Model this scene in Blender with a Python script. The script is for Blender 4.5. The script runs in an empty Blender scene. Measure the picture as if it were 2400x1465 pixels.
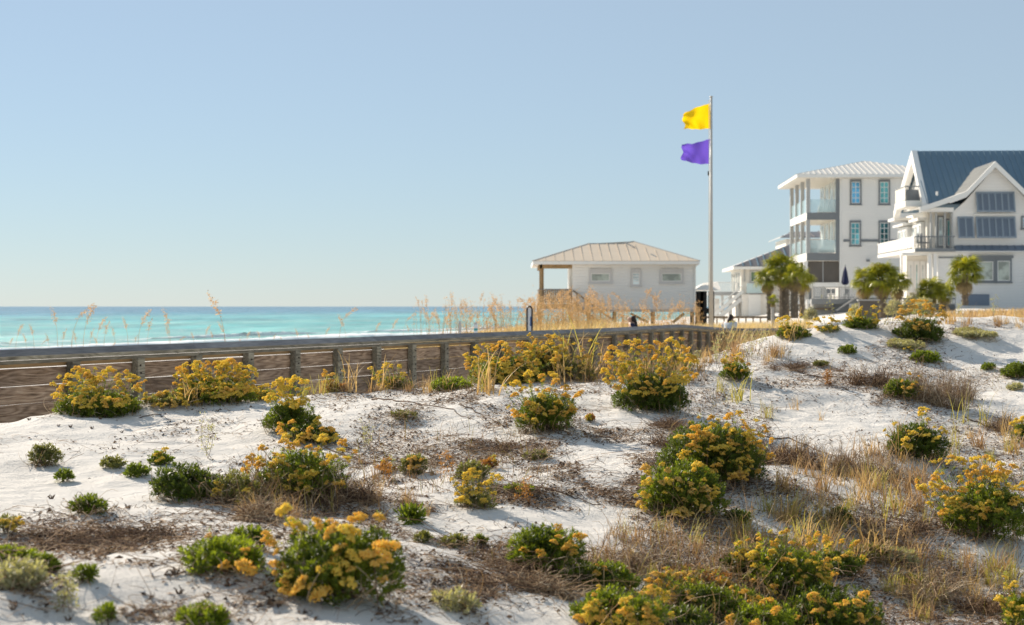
import bpy, math, random
import numpy as np
from mathutils import Vector, Matrix

# ------------------------------------------------------------------ camera, sky, sun, exposure
SC = bpy.context.scene
COL = SC.collection
F = 3667.0            # focal length in photograph pixels (55 mm on a 36 mm sensor, 2400 px wide)
HZ = 718.0            # horizon row in the photograph
cam_d = bpy.data.cameras.new("camera"); cam = bpy.data.objects.new("camera", cam_d); COL.objects.link(cam)
cam_d.lens = 55.0; cam_d.sensor_width = 36.0; cam_d.sensor_fit = 'HORIZONTAL'
cam_d.shift_y = -14.5 / 2400
cam_d.clip_start = 0.1; cam_d.clip_end = 60000
cam.location = (0, 0, 0); cam.rotation_euler = (math.radians(90), 0, 0)
cam_d.dof.use_dof = True; cam_d.dof.focus_distance = 11.5; cam_d.dof.aperture_fstop = 4.0; cam_d.dof.aperture_blades = 0
SC.camera = cam

SUN_EL = math.radians(30.0)
SUN_AZ = math.radians(44.0)          # degrees to the left of the view direction (+Y)
sun_dir = Vector((-math.sin(SUN_AZ) * math.cos(SUN_EL), math.cos(SUN_AZ) * math.cos(SUN_EL), math.sin(SUN_EL)))
world = bpy.data.worlds.new("World"); SC.world = world; world.use_nodes = True
wn = world.node_tree.nodes; wl = world.node_tree.links
bg = wn["Background"]
sky = wn.new("ShaderNodeTexSky"); sky.sky_type = 'NISHITA'; sky.sun_disc = False
sky.sun_elevation = SUN_EL; sky.sun_rotation = -SUN_AZ
sky.altitude = 0.0; sky.air_density = 1.0; sky.dust_density = 0.0; sky.ozone_density = 6.0
hsv = wn.new("ShaderNodeHueSaturation"); hsv.inputs["Saturation"].default_value = .9; wl.new(sky.outputs[0], hsv.inputs["Color"])
veil = wn.new("ShaderNodeMix"); veil.data_type = 'RGBA'; veil.clamp_result = False; veil.inputs[0].default_value = .48   # thin even sea haze over the whole sky
wl.new(hsv.outputs[0], veil.inputs[6]); veil.inputs[7].default_value = (6.8, 8.15, 8.95, 1)
wl.new(veil.outputs[2], bg.inputs[0]); bg.inputs[1].default_value = 0.0635
sd = bpy.data.lights.new("sun", 'SUN'); so = bpy.data.objects.new("sun", sd); COL.objects.link(so)
sd.energy = 5.0; sd.angle = math.radians(0.55); sd.color = (1.0, 0.89, 0.745)
so.rotation_euler = sun_dir.to_track_quat('Z', 'Y').to_euler(); so.location = (0, 0, 30)
SC.view_settings.view_transform = 'Standard'; SC.view_settings.look = 'None'
SC.view_settings.exposure = 0.52; SC.view_settings.gamma = 1.0; SC.view_settings.use_curve_mapping = False
SC.render.engine = 'CYCLES'
SC.cycles.use_denoising = True
SC.cycles.max_bounces = 6; SC.cycles.transparent_max_bounces = 8
SC.cycles.sample_clamp_indirect = 6.0

rng = np.random.default_rng(7); R = random.Random(11)

# ------------------------------------------------------------------ object helpers
def tag(o, label=None, cat=None, group=None, kind=None):
    if label: o['label'] = label
    if cat: o['category'] = cat
    if group: o['group'] = group
    if kind: o['kind'] = kind
    return o

def empty(name, loc, rz=0.0):
    o = bpy.data.objects.new(name, None); COL.objects.link(o)
    o.location = loc; o.rotation_euler = (0, 0, rz); o.empty_display_size = 0.2
    return o

def link(name, me, parent=None, loc=None, rot=None, scale=None):
    o = bpy.data.objects.new(name, me); COL.objects.link(o)
    if parent is not None: o.parent = parent
    if loc is not None: o.location = loc
    if rot is not None: o.rotation_euler = rot
    if scale is not None: o.scale = scale
    return o

def np_mesh(name, V, Fq, mat=None, smooth=False, mats=None, midx=None):
    V = np.asarray(V, dtype=np.float32); Fq = np.asarray(Fq, dtype=np.int32)
    me = bpy.data.meshes.new(name)
    n, k = Fq.shape
    me.vertices.add(len(V)); me.vertices.foreach_set("co", V.ravel())
    me.loops.add(n * k); me.loops.foreach_set("vertex_index", Fq.ravel())
    me.polygons.add(n)
    me.polygons.foreach_set("loop_start", np.arange(0, n * k, k, dtype=np.int32))
    me.polygons.foreach_set("loop_total", np.full(n, k, dtype=np.int32))
    if smooth: me.polygons.foreach_set("use_smooth", np.ones(n, dtype=bool))
    if mats:
        for m in mats: me.materials.append(m)
        me.polygons.foreach_set("material_index", np.asarray(midx, dtype=np.int32))
    elif mat: me.materials.append(mat)
    me.update(calc_edges=True); me.validate()
    return me

class MB:
    """collects boxes, prisms and polygons; build() links them as one mesh object"""
    def __init__(s): s.v = []; s.f = []
    def box(s, x0, x1, y0, y1, z0, z1):
        b = len(s.v)
        s.v += [(x0,y0,z0),(x1,y0,z0),(x1,y1,z0),(x0,y1,z0),(x0,y0,z1),(x1,y0,z1),(x1,y1,z1),(x0,y1,z1)]
        s.f += [(b,b+3,b+2,b+1),(b+4,b+5,b+6,b+7),(b,b+1,b+5,b+4),(b+1,b+2,b+6,b+5),(b+2,b+3,b+7,b+6),(b+3,b,b+4,b+7)]
        return s
    def bar(s, p, q, w, h=None, up=(0,0,1)):
        h = h or w
        p = Vector(p); q = Vector(q); d = (q - p).normalized(); u = Vector(up)
        if abs(d.dot(u)) > .98: u = Vector((0,1,0))
        a = d.cross(u).normalized(); c = a.cross(d)
        b = len(s.v)
        for e in (p, q):
            for (i, j) in ((-1,-1),(1,-1),(1,1),(-1,1)): s.v.append(tuple(e + a*(w/2*i) + c*(h/2*j)))
        s.f += [(b,b+1,b+2,b+3),(b+7,b+6,b+5,b+4)] + [(b+i, b+4+i, b+4+(i+1)%4, b+(i+1)%4) for i in range(4)]
        return s
    def tube(s, pts, r0, r1=None, n=6):
        r1 = r0 if r1 is None else r1
        b = len(s.v); m = len(pts)
        for i, p in enumerate(pts):
            p = Vector(p); d = (Vector(pts[min(i+1,m-1)]) - Vector(pts[max(i-1,0)])).normalized()
            u = Vector((0,0,1)) if abs(d.z) < .9 else Vector((1,0,0))
            a = d.cross(u).normalized(); c = a.cross(d); r = r0 + (r1-r0)*i/max(1,m-1)
            for k in range(n):
                t = 2*math.pi*k/n; s.v.append(tuple(p + a*(r*math.cos(t)) + c*(r*math.sin(t))))
        for i in range(m-1):
            for k in range(n):
                s.f.append((b+i*n+k, b+i*n+(k+1)%n, b+(i+1)*n+(k+1)%n, b+(i+1)*n+k))
        s.f.append(tuple(b+k for k in reversed(range(n)))); s.f.append(tuple(b+(m-1)*n+k for k in range(n)))
        return s
    def poly(s, pts, t=None):
        """polygon, or a slab when thickness vector t is given"""
        b = len(s.v); n = len(pts); s.v += [tuple(p) for p in pts]
        if t is None: s.f.append(tuple(range(b, b+n))); return s
        s.v += [(p[0]+t[0], p[1]+t[1], p[2]+t[2]) for p in pts]
        s.f.append(tuple(range(b, b+n))); s.f.append(tuple(range(b+2*n-1, b+n-1, -1)))
        for i in range(n):
            j = (i+1) % n; s.f.append((b+j, b+i, b+n+i, b+n+j))
        return s
    def mesh(s, name, mat, smooth=False, bevel=0):
        me = bpy.data.meshes.new(name); me.from_pydata(s.v, [], s.f)
        if mat: me.materials.append(mat)
        if bevel:
            import bmesh
            bm = bmesh.new(); bm.from_mesh(me)
            bmesh.ops.bevel(bm, geom=[e for e in bm.edges], offset=bevel, segments=1, affect='EDGES')
            bm.to_mesh(me); bm.free()
        if smooth: me.polygons.foreach_set("use_smooth", [True]*len(me.polygons))
        me.update(); return me
    def build(s, name, mat, parent=None, smooth=False, bevel=0, loc=None, rot=None):
        return link(name, s.mesh(name, mat, smooth, bevel), parent, loc, rot)

# ------------------------------------------------------------------ materials
MAT = {}
def newmat(name):
    m = bpy.data.materials.new(name); m.use_nodes = True; nt = m.node_tree
    return m, nt, nt.nodes, nt.links, nt.nodes["Principled BSDF"]

def simple(name, col, rough=.6, var=.12, scale=6.0, bump=0.0, bscale=30.0, spec=.4, metal=0.0, lines=None):
    """painted or natural surface with mottling, a little bump and (lines) board joints every `lines` metres in z"""
    if name in MAT: return MAT[name]
    m, nt, N, L, P = newmat(name)
    tc = N.new("ShaderNodeTexCoord"); no = N.new("ShaderNodeTexNoise"); no.inputs["Scale"].default_value = scale
    no.inputs["Detail"].default_value = 6
    L.new(tc.outputs["Object"], no.inputs["Vector"])
    mx = N.new("ShaderNodeMix"); mx.data_type = 'RGBA'
    L.new(no.outputs["Fac"], mx.inputs[0])
    mx.inputs[6].default_value = (*[c*(1-var) for c in col], 1); mx.inputs[7].default_value = (*[min(1, c*(1+var)) for c in col], 1)
    L.new(mx.outputs[2], P.inputs["Base Color"])
    P.inputs["Roughness"].default_value = rough; P.inputs["Specular IOR Level"].default_value = spec; P.inputs["Metallic"].default_value = metal
    last = None
    if bump:
        nb = N.new("ShaderNodeTexNoise"); nb.inputs["Scale"].default_value = bscale; nb.inputs["Detail"].default_value = 8
        L.new(tc.outputs["Object"], nb.inputs["Vector"])
        b = N.new("ShaderNodeBump"); b.inputs["Strength"].default_value = bump; b.inputs["Distance"].default_value = .02
        L.new(nb.outputs["Fac"], b.inputs["Height"]); last = b
        L.new(b.outputs[0], P.inputs["Normal"])
    if lines:
        sp = N.new("ShaderNodeSeparateXYZ"); L.new(tc.outputs["Object"], sp.inputs[0])
        a = N.new("ShaderNodeMath"); a.operation = 'DIVIDE'; a.inputs[1].default_value = lines; L.new(sp.outputs[2], a.inputs[0])
        fr = N.new("ShaderNodeMath"); fr.operation = 'FRACT'; L.new(a.outputs[0], fr.inputs[0])
        b = N.new("ShaderNodeBump"); b.inputs["Strength"].default_value = 1.0; b.inputs["Distance"].default_value = .06
        L.new(fr.outputs[0], b.inputs["Height"])
        if last: L.new(last.outputs[0], b.inputs["Normal"])
        L.new(b.outputs[0], P.inputs["Normal"])
    MAT[name] = m; return m

def leafmat(name, c1, c2, trans=.45, rough=.45, tcol=None, nscale=7.0, third=None):
    """thin leaves: colour differs from leaf to leaf and clump to clump, and light passes through"""
    if name in MAT: return MAT[name]
    m, nt, N, L, P = newmat(name)
    g = N.new("ShaderNodeNewGeometry"); tc = N.new("ShaderNodeTexCoord")
    no = N.new("ShaderNodeTexNoise"); no.inputs["Scale"].default_value = nscale; no.inputs["Detail"].default_value = 2
    L.new(tc.outputs["Object"], no.inputs["Vector"])
    av = N.new("ShaderNodeMath"); av.operation = 'MULTIPLY_ADD'; av.inputs[1].default_value = .55
    L.new(g.outputs["Random Per Island"], av.inputs[0])
    mr = N.new("ShaderNodeMapRange"); mr.inputs[1].default_value = .3; mr.inputs[2].default_value = .7; mr.inputs[3].default_value = 0; mr.inputs[4].default_value = .45
    L.new(no.outputs["Fac"], mr.inputs[0]); L.new(mr.outputs[0], av.inputs[2])
    cr = N.new("ShaderNodeValToRGB"); cr.color_ramp.elements[0].color = (*c1, 1); cr.color_ramp.elements[1].color = (*c2, 1)
    cr.color_ramp.elements[1].position = .9
    if third:
        e = cr.color_ramp.elements.new(.97); e.color = (*third, 1)
    L.new(av.outputs[0], cr.inputs[0]); L.new(cr.outputs[0], P.inputs["Base Color"])
    P.inputs["Roughness"].default_value = rough; P.inputs["Specular IOR Level"].default_value = .35
    tr = N.new("ShaderNodeBsdfTranslucent")
    hs = N.new("ShaderNodeMix"); hs.data_type = 'RGBA'; hs.blend_type = 'MULTIPLY'; hs.inputs[0].default_value = 1
    L.new(cr.outputs[0], hs.inputs[6]); hs.inputs[7].default_value = (*(tcol or (2.0, 1.9, .7)), 1); hs.clamp_result = False
    L.new(hs.outputs[2], tr.inputs[0])
    ms = N.new("ShaderNodeMixShader"); ms.inputs[0].default_value = trans
    L.new(P.outputs[0], ms.inputs[1]); L.new(tr.outputs[0], ms.inputs[2]); L.new(ms.outputs[0], N["Material Output"].inputs[0])
    MAT[name] = m; return m

def woodmat(name, c_dark, c_mid, c_light, rot=(0,0,0), knots=True, grey=None):
    m, nt, N, L, P = newmat(name)
    tc = N.new("ShaderNodeTexCoord"); oi = N.new("ShaderNodeObjectInfo")
    off = N.new("ShaderNodeVectorMath"); off.operation = 'SCALE'; off.inputs[0].default_value = (37, 11, 23); L.new(oi.outputs["Random"], off.inputs["Scale"])
    ad = N.new("ShaderNodeVectorMath"); ad.operation = 'ADD'; L.new(tc.outputs["Object"], ad.inputs[0]); L.new(off.outputs[0], ad.inputs[1])
    mp = N.new("ShaderNodeMapping"); mp.inputs["Scale"].default_value = (1.2, 16, 16); L.new(ad.outputs[0], mp.inputs[0])
    # a slow swell bends the grain, so rings and arches show on some boards
    sw = N.new("ShaderNodeTexNoise"); sw.inputs["Scale"].default_value = 1.1; sw.inputs["Detail"].default_value = 1
    mp2 = N.new("ShaderNodeMapping"); mp2.inputs["Scale"].default_value = (.9, 7, 7); L.new(ad.outputs[0], mp2.inputs[0]); L.new(mp2.outputs[0], sw.inputs["Vector"])
    ml = N.new("ShaderNodeMath"); ml.operation = 'MULTIPLY'; ml.inputs[1].default_value = 8.0; L.new(sw.outputs["Fac"], ml.inputs[0])
    fr = N.new("ShaderNodeMath"); fr.operation = 'PINGPONG'; fr.inputs[1].default_value = .5; L.new(ml.outputs[0], fr.inputs[0])
    gn = N.new("ShaderNodeTexNoise"); gn.inputs["Scale"].default_value = 3.5; gn.inputs["Detail"].default_value = 8; gn.inputs["Roughness"].default_value = .65
    L.new(mp.outputs[0], gn.inputs["Vector"])
    mxv = N.new("ShaderNodeMath"); mxv.operation = 'MULTIPLY_ADD'; mxv.inputs[1].default_value = .42; L.new(fr.outputs[0], mxv.inputs[0]); 
    m2 = N.new("ShaderNodeMath"); m2.operation = 'MULTIPLY'; m2.inputs[1].default_value = .80; L.new(gn.outputs["Fac"], m2.inputs[0]); L.new(m2.outputs[0], mxv.inputs[2])
    cr = N.new("ShaderNodeValToRGB"); e = cr.color_ramp.elements
    e[0].position = .27; e[0].color = (*c_dark, 1); e[1].position = .72; e[1].color = (*c_light, 1); x = e.new(.46); x.color = (*c_mid, 1)
    L.new(mxv.outputs[0], cr.inputs[0]); col = cr.outputs[0]
    if knots:
        vo = N.new("ShaderNodeTexVoronoi"); vo.inputs["Scale"].default_value = 1.0
        mp3 = N.new("ShaderNodeMapping"); mp3.inputs["Scale"].default_value = (1.3, 3.6, 3.6); L.new(ad.outputs[0], mp3.inputs[0]); L.new(mp3.outputs[0], vo.inputs["Vector"])
        kr = N.new("ShaderNodeMapRange"); kr.inputs[1].default_value = .05; kr.inputs[2].default_value = .10; kr.inputs[3].default_value = .85; kr.inputs[4].default_value = 0
        L.new(vo.outputs["Distance"], kr.inputs[0])
        mk = N.new("ShaderNodeMix"); mk.data_type = 'RGBA'; L.new(kr.outputs[0], mk.inputs[0]); L.new(col, mk.inputs[6]); mk.inputs[7].default_value = (.05, .03, .02, 1); col = mk.outputs[2]
    st = N.new("ShaderNodeTexNoise"); st.inputs["Scale"].default_value = 2.2; st.inputs["Detail"].default_value = 4; L.new(ad.outputs[0], st.inputs["Vector"])
    sr = N.new("ShaderNodeMapRange"); sr.inputs[1].default_value = .4; sr.inputs[2].default_value = .62; L.new(st.outputs["Fac"], sr.inputs[0])
    mg = N.new("ShaderNodeMix"); mg.data_type = 'RGBA'; mg.blend_type = 'MULTIPLY'; L.new(sr.outputs[0], mg.inputs[0]); L.new(col, mg.inputs[6]); mg.inputs[7].default_value = (.72, .72, .74, 1)
    tn = N.new("ShaderNodeMapRange"); tn.inputs[3].default_value = .72; tn.inputs[4].default_value = 1.22; L.new(oi.outputs["Random"], tn.inputs[0])
    tv = N.new("ShaderNodeVectorMath"); tv.operation = 'SCALE'; L.new(mg.outputs[2], tv.inputs[0]); L.new(tn.outputs[0], tv.inputs["Scale"])
    L.new(tv.outputs[0], P.inputs["Base Color"])
    P.inputs["Roughness"].default_value = .72; P.inputs["Specular IOR Level"].default_value = .3
    b = N.new("ShaderNodeBump"); b.inputs["Strength"].default_value = .5; b.inputs["Distance"].default_value = .006; L.new(mxv.outputs[0], b.inputs["Height"]); L.new(b.outputs[0], P.inputs["Normal"])
    MAT[name] = m; return m

W_PLANK = woodmat("weathered_plank", (.08,.047,.026), (.32,.205,.125), (.62,.44,.30))
W_POST = woodmat("weathered_post", (.09,.075,.05), (.25,.215,.15), (.40,.35,.26), knots=False)
W_CAP = woodmat("weathered_cap", (.17,.155,.155), (.25,.23,.22), (.32,.295,.275), knots=False)
W_TAN = simple("tan_timber", (.33,.22,.11), .75, .3, 3, .3, 20)
BOLT = simple("rusted_bolt", (.06,.045,.035), .5, .3, 60, metal=.6)

def sandmat():
    m, nt, N, L, P = newmat("white_sand")
    tc = N.new("ShaderNodeTexCoord")
    n1 = N.new("ShaderNodeTexNoise"); n1.inputs["Scale"].default_value = .9; n1.inputs["Detail"].default_value = 5
    n2 = N.new("ShaderNodeTexNoise"); n2.inputs["Scale"].default_value = 38; n2.inputs["Detail"].default_value = 8; n2.inputs["Roughness"].default_value = .7
    n3 = N.new("ShaderNodeTexNoise"); n3.inputs["Scale"].default_value = 9; n3.inputs["Detail"].default_value = 6
    for n in (n1, n2, n3): L.new(tc.outputs["Object"], n.inputs["Vector"])
    mx = N.new("ShaderNodeMix"); mx.data_type = 'RGBA'; L.new(n1.outputs["Fac"], mx.inputs[0])
    mx.inputs[6].default_value = (.68, .64, .59, 1); mx.inputs[7].default_value = (.81, .775, .73, 1)
    # organic specks worked into the surface
    sp = N.new("ShaderNodeMapRange"); sp.inputs[1].default_value = .66; sp.inputs[2].default_value = .74; L.new(n2.outputs["Fac"], sp.inputs[0])
    pm = N.new("ShaderNodeMapRange"); pm.inputs[1].default_value = .44; pm.inputs[2].default_value = .62; L.new(n3.outputs["Fac"], pm.inputs[0])
    mm = N.new("ShaderNodeMath"); mm.operation = 'MULTIPLY'; L.new(sp.outputs[0], mm.inputs[0]); L.new(pm.outputs[0], mm.inputs[1])
    m2 = N.new("ShaderNodeMix"); m2.data_type = 'RGBA'; L.new(mm.outputs[0], m2.inputs[0]); L.new(mx.outputs[2], m2.inputs[6]); m2.inputs[7].default_value = (.22, .17, .13, 1)
    # behind the dunes the ground is grassier and darker
    sx = N.new("ShaderNodeSeparateXYZ"); L.new(tc.outputs["Object"], sx.inputs[0])
    L.new(m2.outputs[2], P.inputs["Base Color"])
    P.inputs["Roughness"].default_value = .95; P.inputs["Specular IOR Level"].default_value = .1
    wv = N.new("ShaderNodeTexWave"); wv.inputs["Scale"].default_value = 2.4; wv.inputs["Distortion"].default_value = 9; wv.inputs["Detail"].default_value = 4; wv.inputs["Detail Scale"].default_value = 1.6
    mp = N.new("ShaderNodeMapping"); mp.inputs["Rotation"].default_value = (0, 0, 1.1); L.new(tc.outputs["Object"], mp.inputs[0]); L.new(mp.outputs[0], wv.inputs["Vector"])
    b1 = N.new("ShaderNodeBump"); b1.inputs["Strength"].default_value = .2; b1.inputs["Distance"].default_value = .012; L.new(wv.outputs["Fac"], b1.inputs["Height"])
    b2 = N.new("ShaderNodeBump"); b2.inputs["Strength"].default_value = .6; b2.inputs["Distance"].default_value = .03; L.new(n3.outputs["Fac"], b2.inputs["Height"]); L.new(b1.outputs[0], b2.inputs["Normal"])
    b3 = N.new("ShaderNodeBump"); b3.inputs["Strength"].default_value = .9; b3.inputs["Distance"].default_value = .02; L.new(n2.outputs["Fac"], b3.inputs["Height"]); L.new(b2.outputs[0], b3.inputs["Normal"])
    L.new(b3.outputs[0], P.inputs["Normal"])
    return m
SAND = sandmat()

SEA_Z = -4.0
def seamat():
    m, nt, N, L, P = newmat("sea_water")
    g = N.new("ShaderNodeNewGeometry")
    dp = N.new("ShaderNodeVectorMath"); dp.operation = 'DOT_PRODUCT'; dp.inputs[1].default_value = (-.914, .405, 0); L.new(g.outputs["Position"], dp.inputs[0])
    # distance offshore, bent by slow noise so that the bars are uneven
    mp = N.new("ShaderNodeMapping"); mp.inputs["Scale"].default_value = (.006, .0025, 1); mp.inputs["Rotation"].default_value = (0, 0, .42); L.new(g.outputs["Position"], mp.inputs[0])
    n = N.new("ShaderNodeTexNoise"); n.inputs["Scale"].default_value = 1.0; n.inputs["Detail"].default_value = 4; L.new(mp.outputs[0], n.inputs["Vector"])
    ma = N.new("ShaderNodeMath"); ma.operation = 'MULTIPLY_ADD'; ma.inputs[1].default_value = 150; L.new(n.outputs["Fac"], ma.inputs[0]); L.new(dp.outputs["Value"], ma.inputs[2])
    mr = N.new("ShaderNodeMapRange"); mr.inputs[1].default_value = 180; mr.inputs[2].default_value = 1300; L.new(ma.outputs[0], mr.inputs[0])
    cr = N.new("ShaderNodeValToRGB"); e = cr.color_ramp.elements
    e[0].position = 0; e[0].color = (.34, .60, .52, 1); e[1].position = 1; e[1].color = (.075, .19, .27, 1)  # far stop lightened in the colour to stand in for horizon haze
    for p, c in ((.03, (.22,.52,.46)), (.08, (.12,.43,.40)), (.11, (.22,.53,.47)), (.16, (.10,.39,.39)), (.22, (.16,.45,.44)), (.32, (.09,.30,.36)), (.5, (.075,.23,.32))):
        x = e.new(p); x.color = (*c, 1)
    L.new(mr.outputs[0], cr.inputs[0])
    # small crests and sun sparkle painted in as white flecks, stretched along the shore
    mp2 = N.new("ShaderNodeMapping"); mp2.inputs["Rotation"].default_value = (0, 0, .42); mp2.inputs["Scale"].default_value = (.16, .75, 1); L.new(g.outputs["Position"], mp2.inputs[0])
    n2 = N.new("ShaderNodeTexNoise"); n2.inputs["Scale"].default_value = 1; n2.inputs["Detail"].default_value = 7; n2.inputs["Roughness"].default_value = .62; L.new(mp2.outputs[0], n2.inputs["Vector"])
    cs = N.new("ShaderNodeMapRange"); cs.inputs[1].default_value = .53; cs.inputs[2].default_value = .64; cs.inputs[4].default_value = .75; L.new(n2.outputs["Fac"], cs.inputs[0])
    mx = N.new("ShaderNodeMix"); mx.data_type = 'RGBA'; L.new(cs.outputs[0], mx.inputs[0])
    mp4 = N.new("ShaderNodeMapping"); mp4.inputs["Rotation"].default_value = (0, 0, .42); mp4.inputs["Scale"].default_value = (.045, .009, 1); L.new(g.outputs["Position"], mp4.inputs[0])
    n4 = N.new("ShaderNodeTexNoise"); n4.inputs["Scale"].default_value = 1; n4.inputs["Detail"].default_value = 5; n4.inputs["Roughness"].default_value = .6; L.new(mp4.outputs[0], n4.inputs["Vector"])
    r4 = N.new("ShaderNodeMapRange"); r4.inputs[1].default_value = .35; r4.inputs[2].default_value = .65; r4.inputs[3].default_value = .62; r4.inputs[4].default_value = 1.45; L.new(n4.outputs["Fac"], r4.inputs[0])
    sc = N.new("ShaderNodeVectorMath"); sc.operation = 'SCALE'; L.new(cr.outputs[0], sc.inputs[0]); L.new(r4.outputs[0], sc.inputs["Scale"])
    L.new(sc.outputs[0], mx.inputs[6]); mx.inputs[7].default_value = (.75, .82, .82, 1)
    L.new(mx.outputs[2], P.inputs["Base Color"])
    P.inputs["Roughness"].default_value = .24; P.inputs["IOR"].default_value = 1.33; P.inputs["Specular IOR Level"].default_value = .32
    b = N.new("ShaderNodeBump"); b.inputs["Strength"].default_value = 1; b.inputs["Distance"].default_value = .8; L.new(n2.outputs["Fac"], b.inputs["Height"]); L.new(b.outputs[0], P.inputs["Normal"])
    return m
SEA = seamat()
FOAM = simple("foam", (.86,.88,.88), .8, .1, .8, .8, 2)

# leaves, blooms, stems, twigs
LEAF = {
 'green': leafmat("leaf_green", (.018,.036,.007), (.19,.24,.03), .46, third=(.34,.30,.08)),
 'deep':  leafmat("leaf_deep_green", (.012,.026,.006), (.12,.16,.022), .42, third=(.24,.24,.07)),
 'lime':  leafmat("leaf_lime", (.04,.07,.010), (.27,.33,.04), .5, third=(.42,.38,.08)),
 'olive': leafmat("leaf_olive", (.07,.08,.03), (.23,.23,.09), .4, third=(.36,.25,.10)),
 'pale':  leafmat("leaf_pale", (.20,.20,.13), (.46,.44,.32), .35, third=(.30,.20,.12)),
 'rust':  leafmat("leaf_rust", (.16,.08,.03), (.42,.20,.07), .4, third=(.50,.18,.08)),
}
BLOOM = {
 'yellow': leafmat("bloom_yellow", (.97,.69,.10), (.99,.92,.36), .66, .85, tcol=(1.1,1.1,.9), nscale=20),
 'amber':  leafmat("bloom_amber", (.96,.62,.11), (.99,.86,.36), .66, .85, tcol=(1.1,1.08,.9), nscale=20),
 'faded':  leafmat("bloom_faded", (.80,.62,.20), (.96,.84,.42), .62, .85, tcol=(1.2,1.1,.8), nscale=20),
}
STEM_G = simple("green_stem", (.16,.19,.06), .7, .3, 20)
TWIG = simple("brown_twig", (.13,.085,.055), .85, .45, 14, .2)
TWIG_L = simple("pale_twig", (.36,.28,.21), .85, .35, 14)
def islandmat(name, cols, rough=.85):
    m, nt, N, L, P = newmat(name); g = N.new("ShaderNodeNewGeometry"); cr = N.new("ShaderNodeValToRGB"); cr.color_ramp.interpolation = 'CONSTANT'
    e = cr.color_ramp.elements; e[0].color = (*cols[0],1); e[1].position = 1/len(cols); e[1].color = (*cols[1],1)
    for i, c in enumerate(cols[2:], 2): x = e.new(i/len(cols)); x.color = (*c,1)
    L.new(g.outputs["Random Per Island"], cr.inputs[0]); L.new(cr.outputs[0], P.inputs["Base Color"]); P.inputs["Roughness"].default_value = rough; P.inputs["Specular IOR Level"].default_value = .2
    return m
BR_DARK = islandmat("brush_dark", [(.13,.075,.045),(.21,.13,.075),(.33,.21,.12),(.09,.05,.035),(.46,.32,.2)])
BR_PALE = islandmat("brush_pale", [(.50,.37,.23),(.30,.20,.12),(.62,.49,.34),(.17,.11,.07),(.44,.28,.15)])
SCRAPS = islandmat("leaf_scraps", [(.09,.06,.042),(.16,.10,.065),(.25,.15,.09),(.34,.24,.16),(.07,.05,.04)])
TWIG_D = simple("dark_litter", (.085,.058,.042), .9, .5, 10)
GRASS = {
 'tan': leafmat("grass_tan", (.42,.28,.12), (.74,.54,.27), .4, .6, tcol=(1.2,1.1,.8)),
 'yellow': leafmat("grass_yellow", (.32,.30,.08), (.60,.50,.15), .45, .6, tcol=(1.2,1.2,.7)),
 'brown': leafmat("grass_brown", (.28,.17,.085), (.56,.38,.22), .35, .7, tcol=(1.2,1.1,.8)),
 'gold': leafmat("grass_gold", (.50,.38,.19), (.74,.60,.36), .4, .6, tcol=(1.2,1.1,.7)),
 'oat': leafmat("sea_oat_seed", (.42,.27,.15), (.68,.49,.31), .45, .7, tcol=(1.2,1.1,.8)),
}

# ------------------------------------------------------------------ terrain
def tps_fit(P, Z, lam=1e-3):
    n = len(P); D = np.linalg.norm(P[:,None]-P[None], axis=2)
    K = np.where(D > 0, D*D*np.log(D+1e-12), 0) + lam*np.eye(n)
    Q = np.hstack([np.ones((n,1)), P]); A = np.block([[K, Q],[Q.T, np.zeros((3,3))]])
    return np.linalg.solve(A, np.concatenate([Z, np.zeros(3)]))
CTRL = [ # photograph column, row, distance (m) of points on the near dune
 (0,1465,4.75),(400,1465,4.8),(800,1465,4.9),(1200,1465,5.7),(1600,1465,6.9),(2000,1465,7.5),(2400,1465,7.7),
 (0,1330,5.7),(400,1330,5.75),(1100,1330,6.4),(1700,1340,7.7),(2200,1330,8.6),
 (0,1200,7.2),(400,1200,7.3),(800,1200,7.8),(1200,1200,8.1),(1600,1215,8.7),(2000,1200,9.3),(2350,1270,9.3),
 (0,1090,9.3),(350,1090,9.6),(800,1080,9.9),(1200,1080,10.1),(1650,1130,9.6),(2150,1080,11.3),(2400,1150,10.6),
 (0,1008,12.0),(180,978,12.6),(350,960,12.9),(640,938,13.1),(820,915,13.4),(1000,914,13.6),(1150,908,13.6),
 (1300,1010,11.3),(1520,965,12.3),(1330,905,13.6),(1450,880,14.3),(1600,862,14.7),(1660,860,15.0),
 (1720,892,13.8),(1850,960,12.9),(2220,945,13.5),(2380,985,13.0),(2000,840,15.2),(2170,850,15.4),(2390,880,15.0),
 (1720,822,16.0),(1810,798,16.4),(1930,777,16.8),(2080,766,17.0),(2150,803,16.4),(2250,744,17.5),(2330,746,17.6),(2400,746,17.6),
]
cp = []; cz = []
for px, py, Y in CTRL:
    cp.append(((px-1200)/F*Y, Y)); cz.append(-(py-HZ)/F*Y)
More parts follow.
